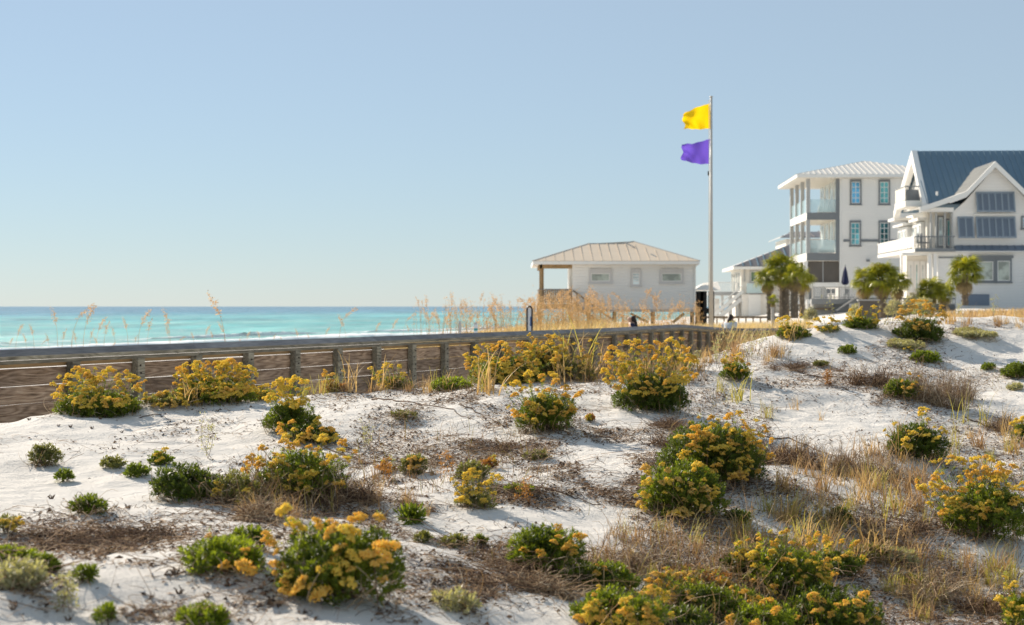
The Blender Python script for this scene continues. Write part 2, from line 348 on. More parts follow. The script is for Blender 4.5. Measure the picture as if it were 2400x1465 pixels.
# the lee side of the crest falls away
for px, Yc, dz in ((-200,14.6,-1.45),(0,14.4,-1.42),(180,15.0,-1.42),(350,15.3,-1.40),(640,15.6,-1.35),(820,16,-1.3),(1000,16.3,-1.3),(1150,16.5,-1.3),(1330,16.8,-1.3),(1450,17.5,-1.3),(1660,18.2,-1.2),
                  (1810,19.5,-.95),(1930,20,-.8),(2080,20.3,-.75),(2250,21,-.65),(2400,21.5,-.6),(2700,21.5,-.5),
                  (0,22,-1.5),(600,23,-1.5),(1200,24,-1.5),(1700,25,-1.4),(2200,26,-1.0),(2600,26,-.8)):
    cp.append(((px-1200)/F*Yc, Yc)); cz.append(dz)
for px, Y, z in ((-600,6,-.95),(-600,9,-.95),(-600,12.5,-1.0),(2800,7.5,-1.5),(2800,11,-1.15),(2800,17,-.15),(400,3.2,-.98),(1400,3.6,-1.15),(2400,5,-1.5),(-300,3.5,-.95)):
    cp.append(((px-1200)/F*Y, Y)); cz.append(z)
cp = np.array(cp); cz = np.array(cz); WT = tps_fit(cp, cz)
def tps(X, Y):
    sh = X.shape; x = X.ravel(); y = Y.ravel(); out = np.empty(len(x))
    for a in range(0, len(x), 40000):
        b = a+40000; D2 = (x[a:b,None]-cp[:,0])**2 + (y[a:b,None]-cp[:,1])**2
        K = np.where(D2 > 0, .5*D2*np.log(D2+1e-18), 0)
        out[a:b] = K @ WT[:len(cp)] + WT[-3] + WT[-2]*x[a:b] + WT[-1]*y[a:b]
    return out.reshape(sh)
_perm = rng.random((256,256))
def vnoise(X, Y):
    xi = np.floor(X).astype(int); yi = np.floor(Y).astype(int); fx = X-xi; fy = Y-yi
    fx = fx*fx*(3-2*fx); fy = fy*fy*(3-2*fy); g = lambda a, b: _perm[a & 255, b & 255]
    return (g(xi,yi)*(1-fx)+g(xi+1,yi)*fx)*(1-fy)+(g(xi,yi+1)*(1-fx)+g(xi+1,yi+1)*fx)*fy - .5
def sstep(a, b, x):
    t = np.clip((x-a)/(b-a), 0, 1); return t*t*(3-2*t)
MOUNDS = []
def height(X, Y, micro=True):
    X = np.asarray(X, float); Y = np.asarray(Y, float)
    Xc = np.clip(X, -9, 12); Yc = np.clip(Y, 3, 26)
    near = tps(Xc, Yc)
    s = (X+5.19)*-.914 + (Y-18.3)*.405
    far = -1.5 + .25*sstep(60, 100, Y) + 1.05*sstep(14, 26, X)*sstep(24, 60, Y) 
    far = far - .65*sstep(4, 28, s)*(1-sstep(-9, 3, X)) - 2.5*sstep(22, 84, s) - 1.6*sstep(80, 140, s) - 4*sstep(140, 400, s)
    t = sstep(20, 26, Y) 
    t = np.maximum(t, sstep(7, 10, -X)); t = np.maximum(t, sstep(10, 13, X))
    z = near*(1-t) + far*t
    if micro:
        k = 1 - sstep(22, 30, Y)
        z = z + k*(vnoise(X*1.1+9, Y*1.1)*.10 + vnoise(X*2.9, Y*2.9+5)*.045 + vnoise(X*7.3, Y*7.3)*.022 + vnoise(X*17, Y*17)*.007)
        z = z + (1-k)*vnoise(X*.22, Y*.22)*.3*(1-sstep(60,100,s))
        for (mx, my, mr, mh) in MOUNDS:
            d2 = ((X-mx)**2+(Y-my)**2)/(mr*mr); z = z + mh*np.exp(-d2)
    return z
_Yg = np.arange(3.6, 21.5, .02)
_cols = {}
def ground_at(px, py):
    """the point of the near dune that the photograph shows at a pixel"""
    u = (px-1200)/F
    key = int(round(px/2))
    if key not in _cols: _cols[key] = height(u*_Yg, _Yg)
    z = _cols[key]; row = HZ - F*z/_Yg
    hit = np.where(row <= py)[0]
    i = hit[0] if len(hit) else int(np.argmin(row))
    Y = _Yg[i]
    return np.array([u*Y, Y, float(height(np.array([u*Y]), np.array([Y]))[0])])
def gz(x, y): return float(height(np.array([x]), np.array([y]))[0])

# ------------------------------------------------------------------ foliage machinery
def frames(N):
    up = np.where(np.abs(N[:,2:3]) < .9, np.array([[0,0,1.]]), np.array([[1.,0,0]]))
    T = np.cross(N, up); T /= np.linalg.norm(T, axis=1, keepdims=True)+1e-9
    return T, np.cross(N, T)
def unit(A): return A/(np.linalg.norm(A, axis=-1, keepdims=True)+1e-9)

def sprigs(P, N, K, L, W, axis=.6, lo=78, hi=22, droop=0.0):
    """rosette-like shoots: K leaves round each axis"""
    n = len(P); T, B = frames(N)
    k = np.arange(K)[None,:]; ph = rng.random((n,1))*6.283
    a = k*2.4 + ph + rng.normal(0,.25,(n,K))
    frac = k/(K-1 if K > 1 else 1)
    tilt = np.radians(lo + (hi-lo)*frac + rng.normal(0,8,(n,K)))
    Ls = (L*(.75+.5*rng.random((n,1)))*(.8+.4*rng.random((n,K))))[...,None]
    base = P[:,None,:] + N[:,None,:]*(frac*axis*L)[...,None]
    d = np.cos(tilt)[...,None]*N[:,None,:] + np.sin(tilt)[...,None]*(np.cos(a)[...,None]*T[:,None,:]+np.sin(a)[...,None]*B[:,None,:])
    d[...,2] -= droop; d = unit(d)
    side = unit(np.cross(d, N[:,None,:]+.01))*(W*.5)
    mid = base + d*Ls*.62 + N[:,None,:]*(.06*L); tip = base + d*Ls
    V = np.stack([base, mid+side, tip, mid-side], axis=2).reshape(-1,3)
    Fq = np.arange(len(V)).reshape(-1,4)
    return V, Fq

def polyline_tubes(lines, radii, n=3):
    """lines (m, k, 3), radii (m,) -> one mesh of thin tapering tubes"""
    lines = np.asarray(lines); m, k, _ = lines.shape
    d = np.gradient(lines, axis=1); d = unit(d).reshape(-1,3); T, B = frames(d)
    T = T.reshape(m,k,3); B = B.reshape(m,k,3)
    r = np.asarray(radii)[:,None]*np.linspace(1,.45,k)[None,:]
    ring = []
    for j in range(n):
        t = 2*math.pi*j/n; ring.append(lines + (math.cos(t)*T+math.sin(t)*B)*r[...,None])
    V = np.stack(ring, axis=2).reshape(-1,3)
    idx = np.arange(m*k*n).reshape(m,k,n)
    q = [np.stack([idx[:,:-1,j], idx[:,:-1,(j+1)%n], idx[:,1:,(j+1)%n], idx[:,1:,j]], axis=-1).reshape(-1,4) for j in range(n)]
    return V, np.concatenate(q)

def curved(A, Bp, bend, k=5):
    t = np.linspace(0,1,k)[None,:,None]
    return A[:,None,:]*(1-t) + Bp[:,None,:]*t + bend[:,None,:]*(4*t*(1-t))

# bloom clusters: flat-topped sprays of little tufted florets, a few shared meshes of each colour
def bloom_mesh(i, key):
    r_ = np.random.default_rng(100+i); pts = []; nor = []
    ns = r_.integers(4, 7)
    cen = [(0,0,0)] + [(math.cos(a)*.56*r_.uniform(.7,1.15), math.sin(a)*.56*r_.uniform(.7,1.15), r_.uniform(-.55,.12)) for a in np.linspace(0,6.28,ns,endpoint=False)+r_.random()]
    for c in cen:
        rr = r_.uniform(.26,.46)
        for _ in range(44):
            th = math.acos(1-r_.random()*.95); ph = r_.random()*6.283
            n = np.array([math.sin(th)*math.cos(ph), math.sin(th)*math.sin(ph), math.cos(th)])
            pts.append(np.array(c)+n*np.array([rr,rr,rr*.8])*r_.uniform(.8,1.05)); nor.append(n)
    P = np.array(pts); N = unit(np.array(nor)+np.array([0,0,.35])+r_.normal(0,.25,(len(pts),3)))
    T, B = frames(N); n = len(P); s = .075
    ring = [P + (math.cos(t)*T+math.sin(t)*B)*s + N*.02 for t in (0,1.57,3.14,4.71)]
    V = np.stack([P-N*.12]+ring+[P+N*.13], axis=1).reshape(-1,3); b = (np.arange(n)*6)[:,None]
    tri = [[0,2,1],[0,3,2],[0,4,3],[0,1,4],[5,1,2],[5,2,3],[5,3,4],[5,4,1]]
    Fq = np.concatenate([b+np.array(t)[None,:] for t in tri])
    return np_mesh("bloom_cluster", V, Fq, BLOOM[key])
BM = {k: [bloom_mesh(i*7+j, k) for j in range(5)] for i, k in enumerate(BLOOM)}

def shrub(px, base, w, top, leaf='green', heads=0, reg=None, label='', name='flowering_shrub', cat='shrub', group=None,
          bloom=('yellow',), hs=1.0, dens=1.0, dry=0.0, leafL=.021, leafW=.0068, flat=.85, spread=1.0, hazy=0):
    """one shrub: foliage dome built of lobes, stems, and flower heads each of their own"""
    g = ground_at(px, base); Y0 = g[1]; r = w*.5*Y0/F
    cx, cy = (px-1200)/F*(Y0+r*.6), Y0+r*.6
    zg = gz(cx, cy)-.01
    h = max(.03, -(top-HZ)/F*cy - zg)
    root = empty(name, (cx, cy, zg)); tag(root, label, cat, group)
    if 'cushion' in name: leafL, leafW, dens = .016, .0062, 1.5
    C0 = np.array([cx, cy, zg])
    nl = max(3, int(5 + r*14)); lob = []
    for i in range(nl):
        a = i*2.4+R.random(); q = math.sqrt((i+.3)/nl)*.62
        lr = R.uniform(.42,.58)
        lob.append((math.cos(a)*q*r, math.sin(a)*q*r*flat, R.uniform(.84,1.04)*h*(1-.30*q*q), lr*r))
    area = 2*math.pi*r*(r+h)/2*1.6
    n = int(area*1500*dens*(.024/leafL)**1.5); n = max(26, min(n, 4200))
    li = rng.integers(0, nl, n); LB = np.array(lob)
    th = np.arccos(1 - rng.random(n)*1.25); ph = rng.random(n)*6.283
    nn = np.stack([np.sin(th)*np.cos(ph), np.sin(th)*np.sin(ph), np.cos(th)], 1)
    rad = 1 - .42*rng.random(n)**1.8 + rng.normal(0,.03,n)
    lr = LB[li,3]; lh = LB[li,2]; rz = np.minimum(lr*1.15, lh*.85)
    P = np.stack([LB[li,0]+nn[:,0]*lr*rad, LB[li,1]+nn[:,1]*lr*rad, lh-rz+nn[:,2]*rz*rad], 1)
    # skirts: shoots low round the outline
    m = n//4; a = rng.random(m)*6.283; q = .75+.28*rng.random(m)
    S = np.stack([np.cos(a)*r*q*.92, np.sin(a)*r*flat*q*.92, rng.random(m)*h*.45+.01], 1); SN = unit(np.stack([np.cos(a), np.sin(a), .55+0*a], 1))
    P = np.concatenate([P, S]); nn = np.concatenate([nn, SN])
    zloc = height(P[:,0]+cx, P[:,1]+cy) - zg
    P[:,2] = np.maximum(P[:,2], zloc+.008)
    N = unit(nn + np.array([0,0,.55]) + rng.normal(0,.28,nn.shape))
    V, Fq = sprigs(P, N, 11, leafL, leafW)
    fo = link('foliage', np_mesh('foliage', V, Fq, LEAF[leaf]), root)
    nb = max(8, int(r*160)); idx = rng.integers(0, len(P), nb)
    A = np.stack([rng.normal(0,.12,nb)*r, rng.normal(0,.12,nb)*r, np.zeros(nb)-.01], 1)
    V, Fq = polyline_tubes(curved(A, P[idx], rng.normal(0,.02,(nb,3)), 5), rng.uniform(.0025,.005,nb))
    tag(link('branches', np_mesh('branches', V, Fq, TWIG), root), kind='stuff')
    if not dry and w > 60: dry = .22
    if dry:
        k = int(dry*650*max(r,.1)/.3); aa = rng.random(k)*6.283; q = rng.random(k)**.6
        A = np.stack([np.cos(aa)*q*r*spread, np.sin(aa)*q*r*flat*spread, np.zeros(k)], 1); A[:,2] = height(A[:,0]+cx, A[:,1]+cy)-zg
        Bq = A + np.stack([rng.normal(0,.07,k), rng.normal(0,.07,k), rng.uniform(.02,max(.06,h*.9),k)], 1)
        V, Fq = polyline_tubes(curved(A, Bq, rng.normal(0,.025,(k,3)), 5), rng.uniform(.0012,.0026,k))
        tag(link('dry_twigs', np_mesh('dry_twigs', V, Fq, BR_PALE), root), kind='stuff')
    if heads:
        x0, x1, y0, y1 = reg; hp = []; tries = 0
        sp = .036*hs*F/cy
        while len(hp) < heads and tries < heads*60:
            tries += 1; hx = R.uniform(x0, x1); hy = R.uniform(y0, y1)
            ex = (hx-(x0+x1)/2)/((x1-x0)/2); ey = (hy-(y0+y1)/2)/((y1-y0)/2)
            if ex*ex+ey*ey > 1.15: continue
            if all((hx-a)**2+((hy-b)*1.5)**2 > sp*sp for a, b in hp): hp.append((hx, hy))
            elif tries > heads*30: sp *= .97
        tips = []
        for hx, hy in hp:
            e = (hx-px)/(w*.5); f = (base-hy)/(base-top)
            if abs(e) < 1 and f < 1:      # in front of the foliage: sits on its near side
                dep = cy - r*flat*math.sqrt(max(0, 1-min(1, e*e*.9)))*math.sqrt(max(0,1-f*f*.8))*1.02 - .02
            else: dep = cy + R.uniform(-.5,.5)*r*flat
            p = np.array([(hx-1200)/F*dep, dep, -(hy-HZ)/F*dep])
            gmin = gz(p[0], p[1])+.03
            if p[2] < gmin: p[2] = gmin
            p -= C0; tips.append(p)
            key = bloom[R.randrange(len(bloom))]
            s = .035*hs*R.choice((.6,.75,.9,1.0,1.15,1.3))
            link('flower_head', BM[key][R.randrange(5)], root, tuple(p), (R.uniform(-.55,.55), R.uniform(-.55,.55), R.uniform(0,6.28)), (s*R.uniform(.85,1.15), s*R.uniform(.85,1.15), s*R.uniform(1.0,1.35)))
        tips = np.array(tips); k = len(tips)
        A = tips*np.array([.45,.45,0]) ; A[:,2] = np.minimum(h*.45, np.maximum(tips[:,2]*.3, 0.0))
        A[:,2] = np.maximum(A[:,2], height(A[:,0]+cx, A[:,1]+cy)-zg)
        bend = rng.normal(0,.012,(k,3)); ln = curved(A, tips-np.array([0,0,.004]), bend, 6)
        V, Fq = polyline_tubes(ln, np.full(k,.0024))
        tag(link('flower_stems', np_mesh('flower_stems', V, Fq, STEM_G), root), kind='stuff')
        # little leaves up the stems and short side rays under each head
        PP = ln[:,2:].reshape(-1,3); PP = np.repeat(PP, 2, axis=0)+rng.normal(0,.004,(len(PP)*2,3))
        NN = unit(rng.normal(0,.5,PP.shape)+np.array([0,0,.9]))
        V, Fq = sprigs(PP, NN, 4, leafL*.9, leafW*.7, lo=70, hi=35)
        tag(link('stem_leaves', np_mesh('stem_leaves', V, Fq, LEAF['olive' if leaf in ('olive','pale') else 'lime']), root), kind='stuff')
    return root

# ------------------------------------------------------------------ the shrubs (column, base row, width, foliage top row in the photograph)
SPEC = [
 dict(px=228, base=978, w=205, top=918, leaf='green', heads=70, reg=(122,342,862,955), bloom=('yellow','yellow','amber'), hs=1.08, label='yellow flowering shrub on the sand crest, leftmost one before the plank railing'),
 dict(px=500, base=945, w=190, top=895, leaf='green', heads=95, reg=(408,602,846,932), bloom=('yellow','yellow','amber'), hs=1.1, label='dense all yellow flowering shrub before the railing, second from the left edge'),
 dict(px=395, base=955, w=120, top=925, leaf='olive', heads=22, reg=(335,470,918,955), bloom=('yellow','faded'), hs=.85, dry=.3, label='low sparse yellow shrub filling the gap between the two leftmost crest shrubs'),
 dict(px=610, base=938, w=60, top=915, leaf='olive', heads=9, reg=(580,640,900,932), bloom=('yellow',), hs=.8, label='small yellow sprig on the crest at the foot of the dense yellow shrub'),
 dict(px=680, base=1018, w=130, top=948, leaf='green', heads=26, reg=(622,724,886,955), bloom=('yellow',), hs=1.05, label='green domed shrub with yellow flowers standing straight above its top'),
 dict(px=735, base=1040, w=110, top=995, leaf='deep', heads=18, reg=(650,790,975,1045), bloom=('yellow','amber'), hs=1.05, label='yellow flowering clump directly below the green domed shrub'),
 dict(px=705, base=1180, w=220, top=1055, leaf='green', heads=40, reg=(575,835,1015,1150), bloom=('yellow','amber'), hs=.85, dens=.6, dry=1.0, spread=1.2, label='straggly tall shrub with loose yellow sprays and brown dead stalks inside'),
 dict(px=440, base=1180, w=165, top=1088, leaf='deep', heads=3, reg=(500,560,1120,1160), bloom=('yellow',), hs=.9, dry=.2, label='broad flowerless dark green shrub beside the straggly brown shrub'),
 dict(px=555, base=1185, w=120, top=1110, leaf='olive', heads=2, reg=(530,610,1140,1180), bloom=('yellow',), hs=.8, dens=.45, dry=.9, label='thin half dry shrub leaning against the broad dark green shrub', spread=1.3),
 dict(px=800, base=1418, w=310, top=1232, leaf='green', heads=26, reg=(565,965,1190,1390), bloom=('amber','yellow'), hs=1.05, label='largest foreground shrub, rounded and green with orange yellow heads, nearest the camera', leafL=.02),
 dict(px=520, base=1340, w=190, top=1262, leaf='lime', heads=4, reg=(430,590,1245,1330), bloom=('amber',), hs=.6, label='bright green low shrub adjoining the left side of the largest foreground shrub', leafL=.021),
 dict(px=585, base=1290, w=90, top=1240, leaf='green', label='small green cushion behind the bright green foreground shrub', leafL=.02),
 dict(px=475, base=1478, w=112, top=1422, leaf='lime', label='round bright green cushion cut by the bottom edge of the view', leafL=.022, cat='plant', name='green_cushion'),
 dict(px=1185, base=895, w=185, top=838, leaf='green', heads=105, reg=(1092,1310,800,900), bloom=('yellow','amber'), hs=1.0, label='wide mass of yellow flowers just before the railing in the middle of the view'),
 dict(px=1272, base=872, w=100, top=812, leaf='olive', heads=34, reg=(1218,1330,778,852), bloom=('faded','yellow'), hs=1.0, dry=.3, label='taller pale yellow shrub rising behind the wide yellow mass'),
 dict(px=1268, base=884, w=60, top=846, leaf='deep', label='small dark spiky green tuft among the yellow flowers by the railing', name='green_tuft', cat='plant', leafL=.05, leafW=.006),
 dict(px=1345, base=893, w=95, top=850, leaf='olive', heads=30, reg=(1296,1416,795,892), bloom=('faded','yellow'), hs=.85, dens=.5, dry=.8, label='thin pale flowering shrub mixed with dry grass between two yellow masses'),
 dict(px=1060, base=915, w=95, top=886, leaf='lime', label='flowerless low green mat on the crest before the railing', name='green_mat', cat='plant'),
 dict(px=930, base=912, w=75, top=885, leaf='green', heads=17, reg=(862,962,850,906), bloom=('yellow',), hs=.85, dry=.3, label='sparse yellow shrub on the crest with separate upright flower stalks'),
 dict(px=785, base=912, w=45, top=895, leaf='rust', heads=7, reg=(747,808,860,896), bloom=('faded','amber'), hs=.75, dens=.4, dry=.6, label='small withered reddish shrub with pale heads on the crest'),
 dict(px=1278, base=1014, w=145, top=922, leaf='green', heads=44, reg=(1182,1362,872,985), bloom=('yellow','amber'), hs=.95, label='rounded dark green shrub with yellow flowers spilling over its upper left side'),
 dict(px=1523, base=968, w=185, top=880, leaf='deep', heads=100, reg=(1410,1630,796,925), bloom=('yellow','amber'), hs=1.0, label='large shrub covered with yellow flowers, green only at its foot, mid dune'),
 dict(px=1585, base=868, w=70, top=835, leaf='olive', heads=14, reg=(1546,1616,790,846), bloom=('faded','yellow'), hs=.8, dens=.5, dry=.6, label='pale shrub with small yellow heads behind the large yellow covered shrub'),
 dict(px=1668, base=1142, w=270, top=992, leaf='deep', heads=70, reg=(1585,1812,965,1120), bloom=('yellow','amber'), hs=.95, label='widest dark green shrub, mid right slope, flowers thick on its right side'),
 dict(px=1602, base=1222, w=200, top=1085, leaf='green', heads=32, reg=(1482,1690,1080,1212), bloom=('yellow','faded'), hs=.9, label='green shrub just below the widest dark shrub, with scattered yellow heads'),
 dict(px=2150, base=1084, w=138, top=995, leaf='deep', heads=18, reg=(2072,2218,955,1050), bloom=('yellow',), hs=.85, label='compact dark green shrub with yellow sprays on bare stalks, right slope'),
 dict(px=2310, base=1275, w=205, top=1140, leaf='green', heads=68, reg=(2148,2410,1068,1215), bloom=('yellow','amber'), hs=.95, label='large yellow crowned shrub near the right edge, lower slope'),
 dict(px=2152, base=803, w=122, top=745, leaf='deep', heads=40, reg=(2102,2218,702,772), bloom=('amber','faded'), hs=1.1, label='tallest crest shrub with orange yellow heads before the blue roofed house'),
 dict(px=1860, base=796, w=75, top=765, leaf='green', heads=15, reg=(1820,1902,734,790), bloom=('yellow',), hs=1.0, label='small yellow shrub on the right crest before the palm cluster'),
 dict(px=1942, base=782, w=50, top=765, leaf='olive', heads=9, reg=(1912,1968,740,778), bloom=('yellow',), hs=1.0, dens=.5, label='few yellow heads on thin stalks on the crest before the wooden stairs'),
 dict(px=2018, base=772, w=80, top=744, leaf='green', heads=14, reg=(1985,2062,712,760), bloom=('yellow',), hs=1.05, label='low green crest shrub with yellow sprays before the open deck'),
 dict(px=1722, base=895, w=66, top=855, leaf='green', heads=24, reg=(1690,1760,830,872), bloom=('yellow','amber'), hs=.7, label='little lone shrub with a flat yellow top on open white sand'),
 dict(px=1986, base=832, w=42, top=810, leaf='green', label='small lone green tuft on the upper right sand', name='green_tuft', cat='plant'),
 dict(px=1925, base=862, w=34, top=848, leaf='olive', label='tiny olive tuft with debris below the lone green tuft', name='green_tuft', cat='plant'),
 dict(px=2168, base=852, w=64, top=822, leaf='lime', label='light green cushion below the tallest crest shrub', name='green_cushion', cat='plant', leafL=.035, leafW=.006),
 dict(px=2125, base=822, w=90, top=800, leaf='pale', heads=3, reg=(2120,2150,812,824), bloom=('yellow',), hs=.7, label='pale grey green mat at the foot of the tallest crest shrub', name='pale_mat', cat='plant'),
 dict(px=2285, base=797, w=100, top=778, leaf='pale', label='pale grey mat lying on the shaded upper right sand', name='pale_mat', cat='plant'),
 dict(px=2388, base=890, w=85, top=850, leaf='green', label='green cushion cut by the right edge of the view, upper slope', name='green_cushion', cat='plant'),
 dict(px=2318, base=868, w=32, top=852, leaf='green', label='tiny green tuft left of the right edge cushion', name='green_tuft', cat='plant'),
 dict(px=2378, base=916, w=38, top=900, leaf='pale', label='tiny pale tuft under the right edge cushion', name='green_tuft', cat='plant'),
 dict(px=2112, base=938, w=80, top=890, leaf='green', heads=10, reg=(2110,2165,872,930), bloom=('amber','faded'), hs=.8, dry=.4, label='green shrub merging into the big brown dead brush'),
 dict(px=2395, base=1040, w=45, top=1000, leaf='green', heads=9, reg=(2372,2410,975,1022), bloom=('yellow',), hs=.9, label='yellow sprig cut by the right edge, halfway down the slope'),
 dict(px=2405, base=1485, w=100, top=1400, leaf='lime', heads=12, reg=(2340,2405,1335,1440), bloom=('yellow',), hs=.8, label='light green flowering shrub in the lower right corner'),
 dict(px=1278, base=1362, w=185, top=1238, leaf='green', heads=11, reg=(1192,1370,1225,1300), bloom=('amber',), hs=.75, label='green shrub with a brown dry left side, lower middle'),
 dict(px=1410, base=1398, w=170, top=1318, leaf='green', heads=3, reg=(1395,1430,1320,1355), bloom=('amber',), hs=.8, label='low green mat running down from the lower middle shrub', flat=.6),
 dict(px=1450, base=1490, w=230, top=1385, leaf='green', heads=34, reg=(1345,1575,1366,1475), bloom=('amber','yellow'), hs=.68, label='flowering green mat at the bottom edge, left of the rusty bloom patch'),
 dict(px=1655, base=1450, w=160, top=1372, leaf='green', heads=20, reg=(1510,1640,1330,1410), bloom=('amber','faded'), hs=.66, label='green mat with amber heads at its upper left, near the bottom'),
 dict(px=1640, base=1380, w=150, top=1350, leaf='rust', heads=16, reg=(1590,1730,1340,1380), bloom=('faded','amber'), hs=.7, dens=.6, dry=.8, label='withered rusty orange patch near the bottom edge'),
 dict(px=1838, base=1412, w=220, top=1290, leaf='green', heads=48, reg=(1735,1970,1236,1398), bloom=('yellow','amber'), hs=.68, dens=.7, dry=.5, label='loose sprawling shrub with many small yellow heads, lower right'),
 dict(px=1930, base=1500, w=280, top=1375, leaf='deep', heads=22, reg=(1850,2060,1380,1480), bloom=('amber',), hs=.7, dry=.4, label='dark green sprawling shrub at the bottom edge, lower right'),
 dict(px=1775, base=1500, w=170, top=1415, leaf='lime', heads=5, reg=(1700,1830,1400,1465), bloom=('amber',), hs=.8, label='light green mat at the bottom edge between two darker shrubs'),
 dict(px=1600, base=1500, w=140, top=1425, leaf='deep', label='flowerless dark mat at the bottom edge, just right of the flowering mat', name='green_mat', cat='plant'),
 dict(px=1062, base=1432, w=105, top=1388, leaf='pale', label='pale silvery green cushion alone on the sand near the bottom', name='pale_mat', cat='plant', dens=.7),
 dict(px=1066, base=1284, w=58, top=1258, leaf='olive', label='small grey green tuft left of the lower middle shrub', name='green_tuft', cat='plant'),
 dict(px=992, base=1274, w=32, top=1254, leaf='olive', label='tiny grey green tuft beside the largest foreground shrub', name='green_tuft', cat='plant'),
 dict(px=1128, base=1280, w=20, top=1264, leaf='green', label='tiny green sprout between the grey green tuft and the lower middle shrub', name='green_tuft', cat='plant'),
 dict(px=966, base=1228, w=42, top=1203, leaf='green', label='small star shaped green plant on sand right of the straggly shrub', name='green_tuft', cat='plant', leafL=.045, leafW=.01, dens=.5),
 dict(px=1218, base=1160, w=62, top=1142, leaf='lime', label='small flat bright green tongue of leaves mid dune', name='green_tuft', cat='plant', flat=.5),
 dict(px=1108, base=1128, w=70, top=1085, leaf='olive', label='dull green mound left of the bright green tongue', name='green_mat', cat='plant', dry=.4),
 dict(px=970, base=1115, w=60, top=1070, leaf='olive', heads=5, reg=(945,995,1065,1100), bloom=('amber',), hs=.7, label='rusty topped small shrub left of the dull green mound', dry=.3),
 dict(px=1115, base=1195, w=90, top=1160, leaf='olive', heads=26, reg=(1056,1176,1098,1180), bloom=('yellow',), hs=.72, dens=.5, dry=.3, label='slender yellow flowering shrub in the middle of the open sand'),
 dict(px=1742, base=1352, w=110, top=1292, leaf='deep', heads=9, reg=(1700,1790,1262,1330), bloom=('yellow',), hs=.8, dry=.4, label='dark shrub with few yellow heads at the upper left of the loose sprawling shrub'),
 dict(px=1955, base=1352, w=130, top=1296, leaf='deep', heads=12, reg=(1890,2025,1262,1340), bloom=('yellow','amber'), hs=.8, dry=.4, label='dark tangled shrub at the upper right of the loose sprawling shrub'),
 dict(px=2105, base=1330, w=80, top=1290, leaf='pale', label='grey green leafy patch in the dry grass, lower right', name='pale_mat', cat='plant', dens=.7, dry=.5),
 dict(px=1730, base=1440, w=120, top=1385, leaf='green', heads=8, reg=(1690,1790,1370,1430), bloom=('amber',), hs=.8, label='green shrub between the withered rusty patch and the loose sprawling shrub'),
 dict(px=1385, base=990, w=18, top=975, leaf='rust', heads=3, reg=(1376,1392,985,1015), bloom=('yellow',), hs=.55, label='single short yellow spike on open sand right of the rounded dark green shrub', name='flower_sprig', cat='plant'),
 dict(px=1145, base=1100, w=40, top=1078, leaf='rust', heads=2, reg=(1130,1160,1065,1085), bloom=('amber',), hs=.6, label='small rusty sprig just above the dull green mound', name='flower_sprig', cat='plant'),
 dict(px=905, base=1110, w=36, top=1088, leaf='rust', heads=2, reg=(892,918,1068,1090), bloom=('amber',), hs=.6, label='small rusty sprig at mid sand, left of the rusty topped shrub', name='flower_sprig', cat='plant'),
 dict(px=1255, base=1080, w=60, top=1060, leaf='olive', label='small olive tuft in the dark roots of the mid sand', name='green_tuft', cat='plant', dens=.5, dry=.5),
 dict(px=945, base=985, w=60, top=968, leaf='olive', label='small olive tuft beside the long dark runner', name='green_tuft', cat='plant', dens=.5, dry=.4),
 dict(px=2138, base=1378, w=50, top=1350, leaf='green', label='small green tuft amid dry grass, lower right', name='green_tuft', cat='plant'),
 dict(px=1968, base=1228, w=55, top=1195, leaf='deep', label='small dark green tuft between the widest shrub and the yellow crowned shrub', name='green_tuft', cat='plant'),
 dict(px=2040, base=1322, w=95, top=1280, leaf='olive', label='dull green patch amid brown grass below the dark green tuft', name='green_mat', cat='plant', dry=.6),
 dict(px=1730, base=1228, w=60, top=1200, leaf='deep', label='low dark sprig at the right foot of the green shrub', name='green_tuft', cat='plant'),
 dict(px=105, base=1096, w=66, top=1045, leaf='olive', label='uppermost of the small green tufts on the left sand', name='green_tuft', cat='plant'),
 dict(px=150, base=1132, w=38, top=1104, leaf='green', label='tiny green tuft just below the uppermost left tuft', name='green_tuft', cat='plant'),
 dict(px=265, base=1102, w=54, top=1074, leaf='olive', label='small tuft on the left sand, first of three in a row', name='green_tuft', cat='plant'),
 dict(px=322, base=1122, w=58, top=1091, leaf='green', label='small green tuft on the left sand, middle of three in a row', name='green_tuft', cat='plant'),
 dict(px=378, base=1092, w=54, top=1064, leaf='green', heads=5, reg=(355,405,1050,1085), bloom=('yellow',), hs=.55, label='small tuft with a few yellow buds, last of three in a row', name='green_tuft', cat='plant'),
 dict(px=206, base=1205, w=76, top=1164, leaf='green', label='lone green tuft on a little sand mound, left', name='green_tuft', cat='plant'),
 dict(px=200, base=1370, w=52, top=1332, leaf='green', label='small dark green ball on the lower left sand', name='green_tuft', cat='plant'),
 dict(px=252, base=1462, w=44, top=1426, leaf='lime', label='small bright green sprout at the bottom edge, left', name='green_tuft', cat='plant'),
 dict(px=40, base=1385, w=110, top=1320, leaf='pale', label='pale silvery shrub cut by the left edge of the view', name='pale_mat', cat='plant'),
 dict(px=100, base=1345, w=72, top=1305, leaf='green', label='green cushion at the right side of the pale left edge shrub', name='green_cushion', cat='plant'),
 dict(px=30, base=1320, w=110, top=1290, leaf='lime', label='green mat behind the pale left edge shrub', name='green_mat', cat='plant'),
 dict(px=15, base=1255, w=50, top=1215, leaf='olive', heads=5, reg=(0,45,1195,1240), bloom=('yellow',), hs=.7, dens=.5, label='thin flowering sprig at the left edge of the view'),
]
NEWM = []
for s in SPEC:   # sand gathered round each plant
    g = ground_at(s['px'], s['base']); r = s['w']*.5*g[1]/F
    NEWM.append((g[0], g[1]+r*.5, r*1.5+.05, min(.055, .012+r*.11)))
MOUNDS.extend(NEWM); _cols.clear()
